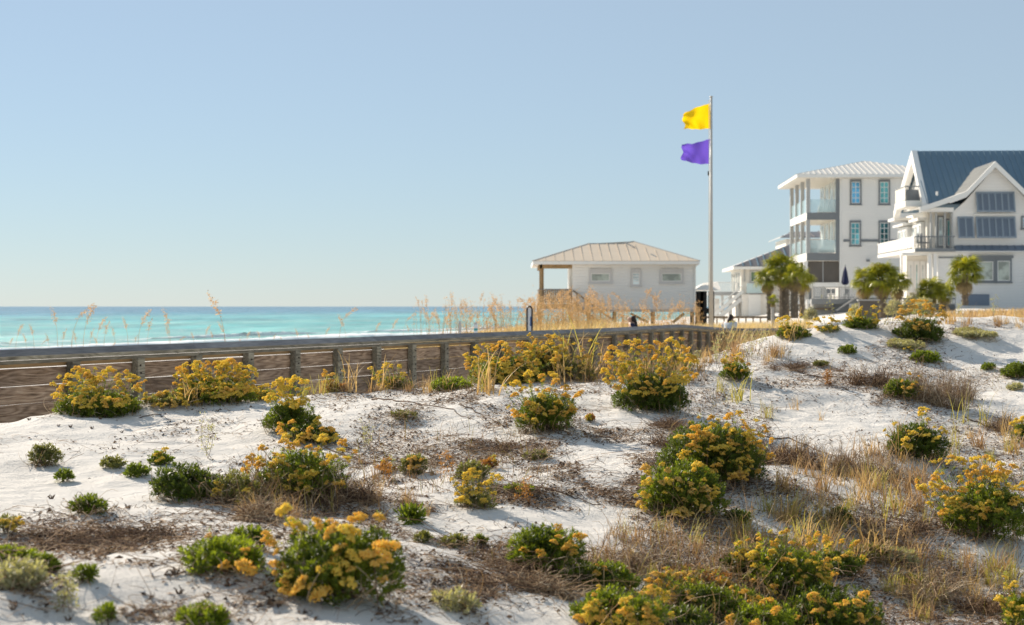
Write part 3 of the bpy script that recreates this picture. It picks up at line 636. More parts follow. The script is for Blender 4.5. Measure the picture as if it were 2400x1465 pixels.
CLEAN = [(1955,1005,150,66),(1880,935,170,24),(2330,820,120,50),(1200,1235,260,40),(1280,1440,150,50),(1420,1100,60,50),(2080,990,60,35),(1930,800,120,26),(1450,985,90,22)]
def bare(px, py):
    return any(((px-a)/c)**2+((py-b)/d)**2 < 1 for a, b, c, d in CLEAN)
def short(lb):
    for c in (',', ' with ', ' before ', ' beside ', ' cut by ', ' mixed ', ' filling ', ' rising ', ' standing ', ' directly '): lb = lb.split(c)[0]
    return lb
def nearby(px, py):
    b = min(SPEC, key=lambda s: ((s['px']-px)/max(40, s['w']))**2 + ((s['base']-20-py)/45)**2)
    dx = px-b['px']; dy = py-b['base']
    d = ('left of' if dx < 0 else 'right of') if abs(dx) > b['w']*.45 else ('in front of' if dy > 4 else 'behind')
    far = abs(dx) > b['w'] or abs(dy) > 70
    return ('well ' if far and d != 'behind' else 'far ' if far else '')+d+' the '+' '.join(short(b['label']).split()[:7])
# ------------------------------------------------------------------ ground sheet
def axis(lo, a, b, hi, step, grow=1.16):
    mid = list(np.arange(a, b, step)); L = []; d = step; x = a
    while x > lo: d *= grow; x -= d; L.append(x)
    Rr = []; d = step; x = b
    while x < hi: Rr.append(x); d *= grow; x += d
    Rr.append(x)
    return np.array(L[::-1]+mid+Rr)
gx = axis(-2500, -5.0, 6.2, 2500, .034, 1.13); gy = axis(-30, 4.0, 19.0, 4000, .034, 1.075)
GX, GY = np.meshgrid(gx, gy); GZ = height(GX, GY)
V = np.stack([GX, GY, GZ], -1).reshape(-1,3); ny, nx = GX.shape
I = np.arange(ny*nx).reshape(ny, nx)
Q = np.stack([I[:-1,:-1], I[:-1,1:], I[1:,1:], I[1:,:-1]], -1).reshape(-1,4)
tag(link('ground', np_mesh('ground', V, Q, SAND, smooth=True)), 'white quartz sand of the dunes and beach', kind='structure')

# sea: a sheet with real swell near the shore, large enough to reach the horizon
def axis_list(a): return np.array(a)
sx = np.concatenate([-np.geomspace(18000, 200, 60), np.linspace(-195, 195, 200), np.geomspace(200, 18000, 60)])
sy = np.concatenate([np.linspace(-200, 100, 20), np.linspace(104, 420, 240), np.geomspace(424, 30000, 160)])
SX, SY = np.meshgrid(sx, sy); S_ = (SX+5.19)*-.914 + (SY-18.3)*.405
ph = S_*.24 + vnoise(SX*.02, SY*.02)*7; amp = .22*np.exp(-np.maximum(0, S_-100)/260)+.03
SZ = SEA_Z + amp*np.sin(ph)*(.6+vnoise(SX*.03+3, SY*.03)) + vnoise(SX*.3, SY*.3)*.12
V = np.stack([SX, SY, SZ], -1).reshape(-1,3); ny, nx = SX.shape; I = np.arange(ny*nx).reshape(ny, nx)
Q = np.stack([I[:-1,:-1], I[:-1,1:], I[1:,1:], I[1:,:-1]], -1).reshape(-1,4)
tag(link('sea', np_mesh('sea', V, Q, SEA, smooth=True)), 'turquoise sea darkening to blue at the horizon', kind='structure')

# surf: ragged crests of foam running along the shore
def surf(s0, width, hgt, a0, a1, seed, name, label):
    r_ = np.random.default_rng(seed); d = np.array([.405,.914]); n = np.array([-.914,.405]); base = np.array([-5.19,18.3])
    A = np.arange(a0, a1, 1.1); K = 9; V = []
    for i, a in enumerate(A):
        off = s0 + vnoise(np.array([a*.035+seed]), np.array([.5]))[0]*10 + vnoise(np.array([a*.2]), np.array([seed+.5]))[0]*2
        wd = width*max(.02, .55+1.6*vnoise(np.array([a*.05+7*seed]), np.array([2.5]))[0]); hh = hgt*max(.05, .6+1.4*vnoise(np.array([a*.06]), np.array([seed+9.5]))[0])
        for k in range(K):
            t = k/(K-1); z = math.sin(math.pi*t)**.7*hh*(1+r_.normal(0,.18))
            p = base + d*a + n*(off + (t-.5)*wd + r_.normal(0,.1))
            V.append((p[0], p[1], SEA_Z + .1 + z if 0 < k < K-1 else SEA_Z-.25))
    I = np.arange(len(V)).reshape(len(A), K)
    Q = np.stack([I[:-1,:-1], I[:-1,1:], I[1:,1:], I[1:,:-1]], -1).reshape(-1,4)
    tag(link(name, np_mesh(name, V, Q, FOAM, smooth=True)), label, kind='stuff')
surf(90, 5, .3, -60, 900, 3, 'surf_foam', 'white surf running up the beach')
surf(103, 1.8, .4, -60, 900, 5, 'surf_foam', 'broken line of white surf farther out')
#surf(128, .9, .25, -60, 900, 8, 'surf_foam', 'thin outer line of white wave crests')

# ------------------------------------------------------------------ boardwalk railing
root = empty('boardwalk_railing', (-5.19, 18.3, -1.5)); O = Vector((-5.19, 18.3, -1.5))
tag(root, 'long weathered plank railing of the boardwalk, curving away to the right behind the dune', 'railing')
NP = []
for n in range(-5, 28):
    if n <= 15: p = (-5.19+.494*n, 18.3+1.115*n)
    else: p = (2.22+.378*(n-15), 35.03+1.159*(n-15))
    if n == -1: p = (p[0]-.05, p[1]-.11)
    z = -.555 - max(0, n-21)*.034
    NP.append(Vector((p[0], p[1], z)))
for k in range(1, 6): NP.append(Vector((NP[32].x+1.15*k, NP[32].y+.12*k, -.76)))
plank_me = {}
def bar_obj(name, p, q, w, h, mat, par, shared=None, twist=0, bevel=.004):
    """box from p to q with its own local x along the length (so the grain follows it)"""
    d = q-p; L = d.length
    me = MB().box(0, L, -w/2, w/2, -h/2, h/2).mesh(name, mat, bevel=bevel)
    rot = Matrix.Rotation(math.atan2(d.y, d.x), 4, 'Z') @ Matrix.Rotation(-math.atan2(d.z, math.hypot(d.x, d.y)), 4, 'Y') @ Matrix.Rotation(twist, 4, 'X')
    o = link(name, me, par); o.location = p-O; o.rotation_euler = rot.to_euler(); return o
post_me = MB().box(-.07,.07,-.048,.048,-1.25,0).mesh('post', W_POST, bevel=.005)
bolt_mb = MB().tube([(0,0,0),(0,-.012,0)], .013, .011, 8); bolt_me = bolt_mb.mesh('bolt', BOLT)
for i in range(len(NP)-1):
    a, b = NP[i], NP[i+1]; d = (b-a).normalized(); nv = Vector((d.y, -d.x, 0)).normalized()     # nv faces the camera side
    ang = math.atan2(d.y, d.x)
    top = Vector((0,0,-.085))
    po = link('post', post_me, root, tuple(a-O+top+nv*.075), (0, 0, ang))
    if i < 26:
        for zz in (-.10,-.19,-.31,-.40,-.52,-.62):
            bx = R.uniform(-.03,.03)
            link('bolt', bolt_me, po, (bx, -.048, zz+R.uniform(-.012,.012)))
    # five planks between this post and the next, with thin gaps that the light comes through
    for j in range(4):
        zc = -.085 -.155 - j*.202
        w_ = .1965 if j else .195
        o = bar_obj('plank', a+Vector((0,0,zc))+nv*R.uniform(-.003,.003), b+Vector((0,0,zc+R.uniform(-.003,.003))), .036, w_, W_PLANK, root)
    bar_obj('skirt_board', a+Vector((0,0,-.085-.155-4*.202-.02))-nv*.06, b+Vector((0,0,-.085-.155-4*.202-.02))-nv*.06, .036, .17, W_POST, root)
    bar_obj('back_rail', a+Vector((0,0,-.085-.022))-nv*.02, b+Vector((0,0,-.085-.022))-nv*.02, .036, .055, W_TAN, root)
# long boards along the top: a tilted cap, its nosing and a lower trim board
cuts = [0,7,8+3,15,19,23,27,32,len(NP)-1]
for name, off, dz, w, h, tw, mt in (('cap_board', .03, .022, .135, .036, .56, W_CAP), ('nosing_board', .112, -.022, .035, .042, 0, W_POST), ('trim_board', .100, -.068, .030, .040, 0, W_POST)):
    for c0, c1 in zip(cuts[:-1], cuts[1:]):
        mb = MB(); pts = []
        for i in range(c0, c1+1):
            a = NP[max(0,i-1)]; b = NP[min(len(NP)-1,i+1)]; d = (b-a).normalized(); nv = Vector((d.y,-d.x,0)).normalized()
            pts.append((NP[i], nv, d))
        P0 = pts[0][0]; vv = []; ff = []
        for i, (p, nv, d) in enumerate(pts):
            e = d*(.004 if i == 0 else (-.004 if i == len(pts)-1 else 0))
            c = p + nv*off + Vector((0,0,dz)) + e
            ax = (nv*math.cos(tw) + Vector((0,0,-math.sin(tw)))); ay = (Vector((0,0,math.cos(tw))) + nv*math.sin(tw))
            for (s, t) in ((-1,-1),(1,-1),(1,1),(-1,1)): vv.append(tuple(c+ax*(w/2*s)+ay*(h/2*t)-P0))
        m = len(pts)
        for i in range(m-1):
            for k in range(4): ff.append((i*4+k, i*4+(k+1)%4, i*4+4+(k+1)%4, i*4+4+k))
        ff += [(3,2,1,0), tuple(range(4*m-4, 4*m))]
        # local x along the first board direction
        mb.v = vv; mb.f = ff; ang = math.atan2(pts[0][2].y, pts[0][2].x)
        me = mb.mesh(name, mt); me.transform(Matrix.Rotation(-ang, 4, 'Z'))
        link(name, me, root, tuple(P0-O), (0,0,ang))
# the walking deck behind the railing
dk = empty('boardwalk_deck', (-5.6, 18.6, -1.6)); tag(dk, 'boardwalk floor of grey boards behind the plank railing', 'boardwalk'); 
mb = MB()
for i in range(len(NP)-1):
    a, b = NP[i], NP[i+1]; d = (b-a).normalized(); nv = Vector((d.y,-d.x,0)).normalized()
    for k in range(8):
        p = a.lerp(b, (k+.5)/8); z = Vector((0,0,-.90))
        mb.bar(p-nv*.12+z-Vector((-5.6,18.6,-1.6)), p-nv*1.7+z-Vector((-5.6,18.6,-1.6)), .138, .036)
tag(mb.build('deck_boards', W_CAP, dk), kind='stuff')

# ------------------------------------------------------------------ shrubs, now on the finished ground
for s in SPEC:
    s = dict(s); s.setdefault('group', 'shrubs and cushions growing on the dune'); shrub(**s)

# ------------------------------------------------------------------ grasses
def tuft_mesh(seed, nb, hgt, spread, wid, mat, bend=.5, curl=0.0):
    r_ = np.random.default_rng(seed); k = 7; V = []; Q = []
    for b in range(nb):
        a = r_.random()*6.283; L = hgt*r_.uniform(.45,1.1); lean = r_.uniform(.05, spread); bd = r_.uniform(.1, 1)*bend
        x0 = r_.normal(0,.018); y0 = r_.normal(0,.018); sa = a+1.57; base = len(V)
        th = lean; p = np.array([x0,y0,-.01]); 
        for i in range(k):
            w = wid*(1-.85*(i/(k-1)))*.5
            V.append((p[0]+math.cos(sa)*w, p[1]+math.sin(sa)*w, p[2])); V.append((p[0]-math.cos(sa)*w, p[1]-math.sin(sa)*w, p[2]))
            th += bd*2.2/(k-1)*(i/(k-1))*1.6 + curl*(i/(k-1))**2
            p = p + np.array([math.cos(a)*math.sin(th), math.sin(a)*math.sin(th), math.cos(th)])*L/(k-1)
        for i in range(k-1): Q.append((base+2*i, base+2*i+1, base+2*i+3, base+2*i+2))
    return np_mesh('grass_blades', V, Q, mat)
TM = {}
for j, (key, mt) in enumerate((('tan','tan'),('yellow','yellow'),('brown','brown'))):
    TM[key] = [tuft_mesh(40+j*10+i, 12+5*i, .16, .62, .0048, GRASS[mt], .5+.12*i, .1*i) for i in range(5)]
def tuft(px, py, key, size, label, group, name='grass_tuft', i=None):
    g = ground_at(px, py); me = TM[key][R.randrange(5) if i is None else i]
    s = size*g[1]/F/.16      # size: blade length in photograph pixels
    o = link(name, me, None, (g[0], g[1], g[2]), (0,0,R.uniform(0,6.28)), (s*R.uniform(.75,1.05), s*R.uniform(.75,1.05), s))
    return tag(o, label, 'grass', group)
for (px, py, k, sz, lb) in (
  (1142,925,'tan',150,'tall tan grass tuft left of the green shrub with spilling flowers'),
  (1138,915,'yellow',105,'short yellow grass tuft in front of the wide yellow mass'),
  (1345,885,'yellow',185,'tallest grass tuft, curving up against the railing between two yellow masses'),
  (1365,890,'tan',150,'tan grass tuft leaning right of the tallest tuft'),
  (1400,885,'tan',120,'loose tan grass before the railing, left of the yellow covered shrub'),
  (1310,900,'tan',115,'arching tan grass behind the green shrub with spilling flowers'),
  (820,905,'tan',120,'tall thin tan tuft on the crest with curled tips'),
  (890,912,'tan',110,'curled tan grass beside the sparse crest shrub'),
  (745,925,'yellow',70,'small yellow grass sprig on the crest'),
  (1025,912,'yellow',75,'yellow green blades bending right before the railing posts'),
  (450,950,'tan',105,'thin curled tan stalks between the two leftmost crest shrubs'),
  (1855,800,'tan',95,'tan blades under the small yellow shrub on the right crest'),
  (1690,918,'yellow',60,'thin green blades left of the little lone shrub'),
  (1728,940,'yellow',95,'bending yellow blades below the little lone shrub'),
  (1865,960,'tan',45,'short tan tuft on the open right sand'),
  (1925,985,'tan',40,'short tan tuft near the hollow of bare sand'),
  (1800,980,'yellow',60,'short yellow tuft on the sand left of the hollow'),
  (1815,835,'brown',45,'dark brown tuft on the upper sand'),
  (2260,990,'yellow',100,'yellow green blades right of the compact dark shrub'),
  (2310,1000,'yellow',90,'yellow blades farther right on the slope'),
  (2180,1075,'tan',60,'tan blades at the foot of the compact dark shrub'),
  (1330,1390,'yellow',40,'few yellow blades at the foot of the low green mat'),
  ): tuft(px, py, k, sz, lb, 'single grass tufts on the dune')
cnt = 0
ZONES = [ # x0 x1 y0 y1 count size kinds words
 (1380,1700,1240,1420,34,58,('tan','brown','yellow'),'in the lower middle dry patch'),
 (1700,2000,1190,1330,44,70,('tan','brown','yellow'),'between the widest shrub and the bottom blooms'),
 (2000,2200,1140,1350,34,75,('tan','yellow','brown'),'left of the yellow crowned shrub'),
 (1820,2130,1010,1160,46,62,('brown','tan','brown'),'in the brown strip round the sand hollow'),
 (2020,2390,1310,1460,46,58,('brown','tan','yellow'),'in the lower right corner area'),
 (2190,2400,1000,1120,16,55,('tan','brown','yellow'),'on the slope above the yellow crowned shrub'),
 (1300,1660,850,900,30,48,('tan','brown'),'behind the mid dune shrubs before the railing'),
 (700,1150,905,922,20,42,('tan','brown','yellow'),'along the crest before the railing'),
 (1640,1840,815,862,18,44,('tan','brown'),'on the rise beneath the flagpole'),
 (2200,2400,752,775,16,36,('tan','brown'),'on the sandy crest before the blue roofed house'),
 (560,700,1150,1220,20,48,('brown','tan'),'at the foot of the straggly shrub'),
 (820,1050,1080,1210,16,40,('brown','tan'),'on the sand right of the straggly shrub'),
]
words = {'tan': 'tan', 'brown': 'brown', 'yellow': 'yellow green'}
for (x0,x1,y0,y1,n,sz,ks,wd) in ZONES:
    for _ in range(n):
        k = ks[R.randrange(len(ks))]
        qx, qy, qs = R.uniform(x0,x1), R.uniform(y0,y1), R.uniform(.6,1.75)
        if bare(qx, qy): continue
        qi = R.randrange(5); tuft(qx, qy, k, sz*qs, ('thin ' if qi < 2 else 'bushy ' if qi > 3 else '')+('short', 'knee high', 'tall')[int((qs-.6)/.384)].replace('knee high', 'middling')+' '+words[k]+' grass '+nearby(qx, qy), 'dry %s grass tufts %s' % (words[k], wd), i=qi)

# wiry dead brush: tangles of thin curved twigs
def brush(px, py, w, h, n, mat, label, arch=.5, loose=1.0):
    """loose clumps of thin curved stalks, some upright, most sprawling"""
    g = ground_at(px, py); r = w*.5*g[1]/F; hh = h*g[1]/F*1.15; cx, cy = g[0], g[1]+r*.5; zg = gz(cx, cy)
    n = int(n*.75); k = max(5, int(r*26)); ca = rng.random(k)*6.283; cq = rng.random(k)**.5
    cen = np.stack([np.cos(ca)*cq*r, np.sin(ca)*cq*r*.7], 1); which = rng.integers(0, k, n); ch = rng.uniform(.35, 1.1, k)
    A = np.zeros((n,3)); A[:,:2] = cen[which] + rng.normal(0,.028,(n,2)); A[:,2] = height(A[:,0]+cx, A[:,1]+cy)-zg
    b = rng.random(n)*6.283; L = rng.gamma(2.2,.045,n)*loose; up = rng.random(n)**1.7*hh*ch[which]
    Bq = A + np.stack([np.cos(b)*L, np.sin(b)*L*.8, up], 1)
    Bq[:,2] = np.maximum(Bq[:,2], height(Bq[:,0]+cx, Bq[:,1]+cy)-zg+.003)
    bend = np.stack([rng.normal(0,.022,n), rng.normal(0,.022,n), np.abs(rng.normal(0,.5,n))*hh*arch], 1)
    V, Fq = polyline_tubes(curved(A, Bq, bend, 6), rng.uniform(.001,.0022,n))
    o = link('dead_brush', np_mesh('dead_brush', V, Fq, mat), None, (cx, cy, zg))
    return tag(o, label, 'brush', 'dead brush on the dune')
for args in (
 (2235,960,230,70,1500,BR_PALE,'big tangle of bare brown grey twigs on the right slope'),
 (2075,915,150,45,700,BR_DARK,'dark twiggy brush left of the big bare tangle'),
 (1860,1095,170,60,900,BR_DARK,'dark dry brush along the left rim of the sand hollow'),
 (2080,1130,230,70,1200,BR_PALE,'arching pale dead stalks below the sand hollow'),
 (1260,1395,150,45,480,BR_PALE,'matted grey dry brush left of the low green mat'),
 (1200,1345,110,50,320,BR_DARK,'brown dry side of the lower middle shrub'),
 (1470,1340,170,60,700,BR_PALE,'pale dry brush in the lower middle patch'),
 (620,1225,110,50,600,BR_PALE,'pale brush at the lower left foot of the straggly shrub'),
 (850,1195,180,55,700,BR_DARK,'brown brush at the right foot of the straggly shrub'),
 (2200,1420,260,60,1100,BR_PALE,'pale dead stalks lying near the lower right corner'),
 (2330,1440,120,40,500,BR_DARK,'brown brush in the lower right corner'),
 (1900,880,200,22,500,BR_DARK,'thin brown mat of twigs on the upper right sand'),
 (1480,890,180,60,700,BR_PALE,'pale wiry brush behind the yellow covered shrub'),
 (1590,1010,180,26,500,BR_DARK,'dark mat of twigs above the widest shrub'),
 (2120,1290,220,45,800,BR_DARK,'brown litter brush left of the yellow crowned shrub'),
 (1560,1055,110,45,260,BR_DARK,'dark curled brush at the left side of the widest shrub'),
 (250,1290,400,24,150,TWIG_D,'wide flat tangle of grey twigs on the lower left sand'),
 (340,1270,200,18,160,BR_DARK,'dark roots crossing the lower left sand'),
 (1130,1065,160,26,220,BR_DARK,'curled dark roots at mid dune'),
 (2360,1010,110,34,300,BR_DARK,'dark brush before the right edge, mid slope'),
): brush(*args)

# litter: leaf scraps and broken twigs, thousands of them
def litter(n, zones, smin, smax, mat, name, label, twig=False):
    P = []
    tot = sum(z[4] for z in zones)
    for (x0,x1,y0,y1,wt) in zones:
        k = int(n*wt/tot); X = []; 
        px = rng.uniform(x0,x1,k*2); py = rng.uniform(y0,y1,k*2)
        if x1-x0 < 1000: px = (x0+x1)/2+rng.normal(0,.33,k*2)*(x1-x0); py = (y0+y1)/2+rng.normal(0,.33,k*2)*(y1-y0)
        for a, b in zip(px, py):
            if bare(a, b) and R.random() < .88: continue
            u = (a-1200)/F; key = int(round(a/8))*4
            if key not in _cols: _cols[key] = height((key*2-1200)/F*_Yg, _Yg)
            z = _cols[key]; row = HZ-F*z/_Yg; i = int(np.argmax(row <= b))
            if row[i] > b or b > 1500 or b < 750: continue
            Y = _Yg[i]+rng.uniform(-.01,.01); X.append((u*Y, Y))
            if len(X) >= k*2: break
        X = np.array(X); m = vnoise(X[:,0]*2.1+3, X[:,1]*2.1)+.6*vnoise(X[:,0]*6, X[:,1]*6+2)
        X = X[m + rng.normal(0,.12,len(m)) > -.10][:k]; P.append(X)
    P = np.concatenate(P); n = len(P); z = height(P[:,0], P[:,1]); P = np.column_stack([P, z])
    a = rng.random(n)*6.283; s = rng.uniform(smin, smax, n)
    d = np.stack([np.cos(a), np.sin(a), rng.normal(.05,.25,n)], 1)*s[:,None]
    if twig:
        bend = rng.normal(0,.25,(n,3))*s[:,None]; bend[:,2] = np.abs(bend[:,2])*.6
        V, Fq = polyline_tubes(curved(P-d*.5+[0,0,.002], P+d*.5+[0,0,.003], bend, 4), rng.uniform(.0008,.002,n))
    else:
        e = np.stack([-np.sin(a), np.cos(a), rng.normal(0,.35,n)], 1)*(s*rng.uniform(.25,.5,n))[:,None]; up = np.array([0,0,.003]) 
        lift = np.zeros((n,3)); lift[:,2] = rng.random(n)*s*.5
        V = np.stack([P-d*.5+up, P-e*.5+up+lift, P+d*.5+up, P+e*.5+up+lift*.3], 1).reshape(-1,3); Fq = np.arange(4*n).reshape(-1,4)
    tag(link(name, np_mesh(name, V, Fq, mat)), label, kind='stuff')
Z_ALL = [(1380,2400,1000,1510,5.4),(780,1600,950,1260,3.8),(1620,2400,800,1010,2.0),(0,440,1225,1345,.9),(1080,1400,1290,1420,.9),(550,900,1100,1260,.8),(2000,2400,750,800,.15),(100,700,960,1080,.16),(700,1500,905,960,.5),(0,1000,1340,1465,.35)]
litter(34000, Z_ALL, .008, .034, SCRAPS, 'leaf_litter', 'dark scraps of dead leaves scattered on the sand')
litter(16000, Z_ALL, .02, .11, BR_DARK, 'twig_litter', 'brown broken twigs scattered on the sand', True)
litter(13000, Z_ALL, .015, .09, BR_PALE, 'straw_litter', 'pale straw scattered on the sand', True)

litter(3200, Z_ALL, .12, .38, BR_DARK, 'vine_litter', 'long thin dead vines trailing over the sand', True)

def thatch(n, zones, hmin, hmax, mat, name, label):
    P = []; tot = sum(z[4] for z in zones)
    for (x0,x1,y0,y1,wt) in zones:
        X = []
        for _ in range(int(n*wt/tot)):
            ax, ay = round(R.uniform(x0,x1)/4)*4, R.uniform(y0,y1)
            if bare(ax, ay): continue
            g = ground_at(ax, ay); X.append((g[0]+R.uniform(-.01,.01), g[1]+R.uniform(-.02,.02)))
        X = np.array(X); m = vnoise(X[:,0]*1.7+8, X[:,1]*1.7+1)+.7*vnoise(X[:,0]*5, X[:,1]*5+2); P.append(X[m > -.05])
    P = np.concatenate(P); n = len(P); A = np.column_stack([P, height(P[:,0], P[:,1])-.004])
    H = rng.uniform(hmin, hmax, n)*(.5+rng.random(n)); b = rng.random(n)*6.283; L = H*rng.uniform(.1,.9,n)
    B = A + np.stack([np.cos(b)*L, np.sin(b)*L, H], 1); bend = rng.normal(0,.12,(n,3))*H[:,None]; bend[:,2] = np.abs(bend[:,2])*2
    V, Fq = polyline_tubes(curved(A, B, bend, 5), rng.uniform(.0009,.0021,n))
    tag(link(name, np_mesh(name, V, Fq, mat)), label, kind='stuff')
Z_TH = [(1380,2400,1180,1510,5.4),(1820,2400,1000,1180,2),(1560,2000,930,1060,.8),(560,900,1120,1240,.8),(850,1400,1000,1230,1.0),(1080,1400,1280,1420,.7),(1900,2350,860,960,.8),(1300,1660,860,905,.8),(700,1200,905,925,.4),(1640,1850,810,860,.5)]
thatch(6000, Z_TH, .02, .09, BR_PALE, 'dead_grass_thatch', 'fine pale dead stalks standing in the dry parts of the dune')
thatch(4500, Z_TH, .02, .08, BR_DARK, 'dead_grass_thatch', 'fine brown dead stalks standing in the dry parts of the dune')
thatch(1500, Z_TH, .04, .15, GRASS['yellow'], 'grass_blades_loose', 'loose yellow green blades among the dry stalks')
thatch(1700, Z_TH, .05, .17, GRASS['tan'], 'grass_blades_loose', 'loose straw coloured blades among the dry stalks')

# runners: dark roots lying across the sand
def runner(pts, rad, mat, label):
    g = [ground_at(*p) for p in pts]; P = []
    for a, b in zip(g[:-1], g[1:]):
        for t in np.linspace(0,1,6,endpoint=False):
            q = a*(1-t)+b*t; q[0] += R.gauss(0,.008); q[1] += R.gauss(0,.02); q[2] = gz(q[0],q[1])+.004+abs(R.gauss(0,.004)); P.append(q)
    P.append(g[-1]); P = np.array(P); o = P[0].copy()
    V, Fq = polyline_tubes((P-o)[None], [rad], 4)
    tag(link('root_runner', np_mesh('root_runner', V, Fq, mat), None, tuple(o)), label, 'root', 'dry runners on the sand')
for args in (
 ([(870,938),(960,942),(1050,960),(1110,985)], .006, TWIG, 'long dark runner on the sand left of the green shrub with spilling flowers'),
 ([(600,985),(640,992),(690,1010)], .004, TWIG, 'short runner left of the green domed shrub'),
 ([(1080,950),(1150,985),(1200,1010)], .005, TWIG, 'runner leading to the green shrub with spilling flowers'),
 ([(60,1262),(180,1265),(300,1270),(430,1262)], .005, TWIG, 'long runner across the lower left sand'),
 ([(840,1090),(960,1085),(1080,1100)], .005, TWIG, 'runner left of the dull green mound'),
 ([(1730,1020),(1850,1030),(1960,1070)], .006, TWIG, 'runner along the left rim of the sand hollow'),
 ([(1210,1145),(1330,1160),(1420,1190)], .005, TWIG, 'runner right of the bright green tongue'),
 ([(300,1440),(380,1428),(430,1445)], .004, TWIG, 'curved twig left of the round bottom cushion'),
 ([(1290,1400),(1180,1360),(1110,1325)], .006, TWIG, 'dark root left of the lower middle shrub'),
 ([(1890,880),(2000,890),(2120,880)], .005, TWIG, 'runner across the upper right sand'),
 ([(2260,980),(2340,1010),(2400,1050)], .005, TWIG, 'runner reaching the right edge, mid slope'),
 ([(330,980),(370,972),(400,985)], .004, TWIG, 'forked twig on the left crest'),
 ([(385,1345),(460,1352)], .004, TWIG, 'stick on the sand below the bright green foreground shrub'),
 ([(760,1050),(860,1090),(960,1110),(1040,1150)], .005, TWIG, 'runner trailing right from the straggly shrub'),
): runner(*args)

# small upright stubs and curled dead leaves standing in the clean sand
stub = [MB() for _ in range(3)]
for i, mb in enumerate(stub):
    for k in range(5):
        a = k*1.3+i; mb.tube([(0.2*math.cos(a),.2*math.sin(a),0),(.5*math.cos(a),.5*math.sin(a),.5),(.75*math.cos(a+.5),.7*math.sin(a+.5),.9-.15*k)], .13, .04, 5)
stub = [mb.mesh('dead_stub', TWIG) for mb in stub]
for (px, py) in ((165,1003),(68,985),(137,1000),(215,1005),(285,1015),(235,983),(635,1078),(1520,1045),(270,1190),(300,1192),(120,1170),(485,1400),(420,1395),(160,1455),(30,1430),(355,1405),(655,1425),(1640,895),(1655,893),(1800,905),(1815,900),(2215,905),(1700,880),(630,940),(450,962),(510,965),(890,960),(735,1405),(410,1350),(1985,915),(1750,880),(1630,880)):
    g = ground_at(px, py); s = R.uniform(.018,.032)
    tag(link('dead_stub', stub[R.randrange(3)], None, tuple(g), (0,0,R.uniform(0,6.28)), (s,s,s)), 'dead leaf stub '+nearby(px, py), 'dead leaf', 'dead leaf stubs in the clean sand')

# thin upright weeds with beaded seed stalks
def weed(px, py, top, lean, n, label, mat=TWIG_L, bead='pale', by=None, stalks=3):
    g = ground_at(px, py); H = (py-top)*g[1]/F; P = []; A = []; B = []
    for i in range(stalks):
        l = lean + R.uniform(-.25,.25); hh = H*R.uniform(.6,1)
        A.append((R.gauss(0,.015), R.gauss(0,.015), 0)); B.append((l*hh, R.gauss(0,.1)*hh, hh))
    A = np.array(A); B = np.array(B); ln = curved(A, B, rng.normal(0,.03,(stalks,3))*H*3, 8)
    V, Fq = polyline_tubes(ln, np.full(stalks,.0022))
    root = empty('seed_weed', tuple(g)); tag(root, label, 'weed', 'dry seed weeds on the dune')
    tag(link('stalks', np_mesh('stalks', V, Fq, mat), root), kind='stuff')
    PP = np.repeat(ln[:,2:].reshape(-1,3), n, axis=0)+rng.normal(0,.014,(stalks*6*n,3))
    V, Fq = sprigs(PP, unit(rng.normal(0,1,PP.shape)+[0,0,.6]), 4, .014, .007)
    tag(link('seeds', np_mesh('seeds', V, Fq, LEAF[bead]), root), kind='stuff')
for a in (
 (1700,860,745,.15,5,'pale seed weed standing on the crest below the flagpole'),
 (1690,865,775,-.25,4,'short pale seed weed leaning left below the flagpole'),
 (1745,840,765,.35,4,'pale seed weed leaning right below the palm cluster'),
 (1780,815,760,.5,3,'slanting dry weed on the rise toward the right crest'),
 (1960,775,690,-.3,2,'thin reddish weed bending left before the open deck'),
 (2070,770,668,.12,3,'tall beaded white weed before the bushy low palm'),
 (2085,772,700,.25,3,'shorter beaded weed beside the tall beaded one'),
 (2325,745,690,.1,2,'thin weed on the crest before the blue roofed house'),
 (2255,748,700,-.2,2,'tiny weed left on the crest before the blue roofed house'),
 (490,1075,960,-.1,3,'thin brown weed with small heads on the left sand'),
 (150,1440,1360,.05,4,'blurred pale weed at the lower left'),
 (1225,1180,1120,.1,3,'small orange weed right of the bright green tongue',BR_DARK,'rust'),
 (1040,1130,1060,.1,3,'orange speckled weed at mid dune',BR_DARK,'rust'),
 (905,1130,1075,0,3,'rusty sprig left of the rusty topped shrub',BR_DARK,'rust'),
 (1935,900,868,.1,5,'pinkish red sprig on the upper right sand',BR_DARK,'rust'),
 (860,1055,990,0,2,'thin withered weed above the open mid sand'),
 (1620,870,820,.3,4,'dry speckled weed behind the yellow covered shrub'),
 (760,1150,1080,.3,5,'pale leafy weed tangled in the straggly shrub'),
): weed(*a)
# ------------------------------------------------------------------ sea oats and golden dune grass beyond the railing
def W3(px, py, Y): return Vector(((px-1200)/F*Y, Y, -(py-HZ)/F*Y))
def oat_mesh(seed, droop):
    r_ = np.random.default_rng(seed); H = 1.0
    t = np.linspace(0,1,9); x = .16*t**2.2*droop; ln = np.stack([x, r_.normal(0,.004,9), t*H*.8], 1)
    V1, F1 = polyline_tubes(ln[None], [.006], 3)
    n = 46; tt = r_.random(n); P = np.stack([.16*(.8+.35*tt)**2.2*droop + r_.normal(0,.018,n)*(1-.5*tt)+.10*droop*tt**2, r_.normal(0,.018,n)*(1-.5*tt), .62+.38*tt-.06*droop*tt**2], 1)
    N = unit(r_.normal(0,.5,(n,3))+[.3*droop,0,-.1]); 
    V2, F2 = sprigs(P, N, 2, .05, .019, lo=40, hi=20)
    V = np.concatenate([V1, V2]); Fq = np.concatenate([F1, F2+len(V1)])
    return np_mesh('sea_oat', V, Fq, mats=[GRASS['tan'], GRASS['oat']], midx=[0]*len(F1)+[1]*len(F2))
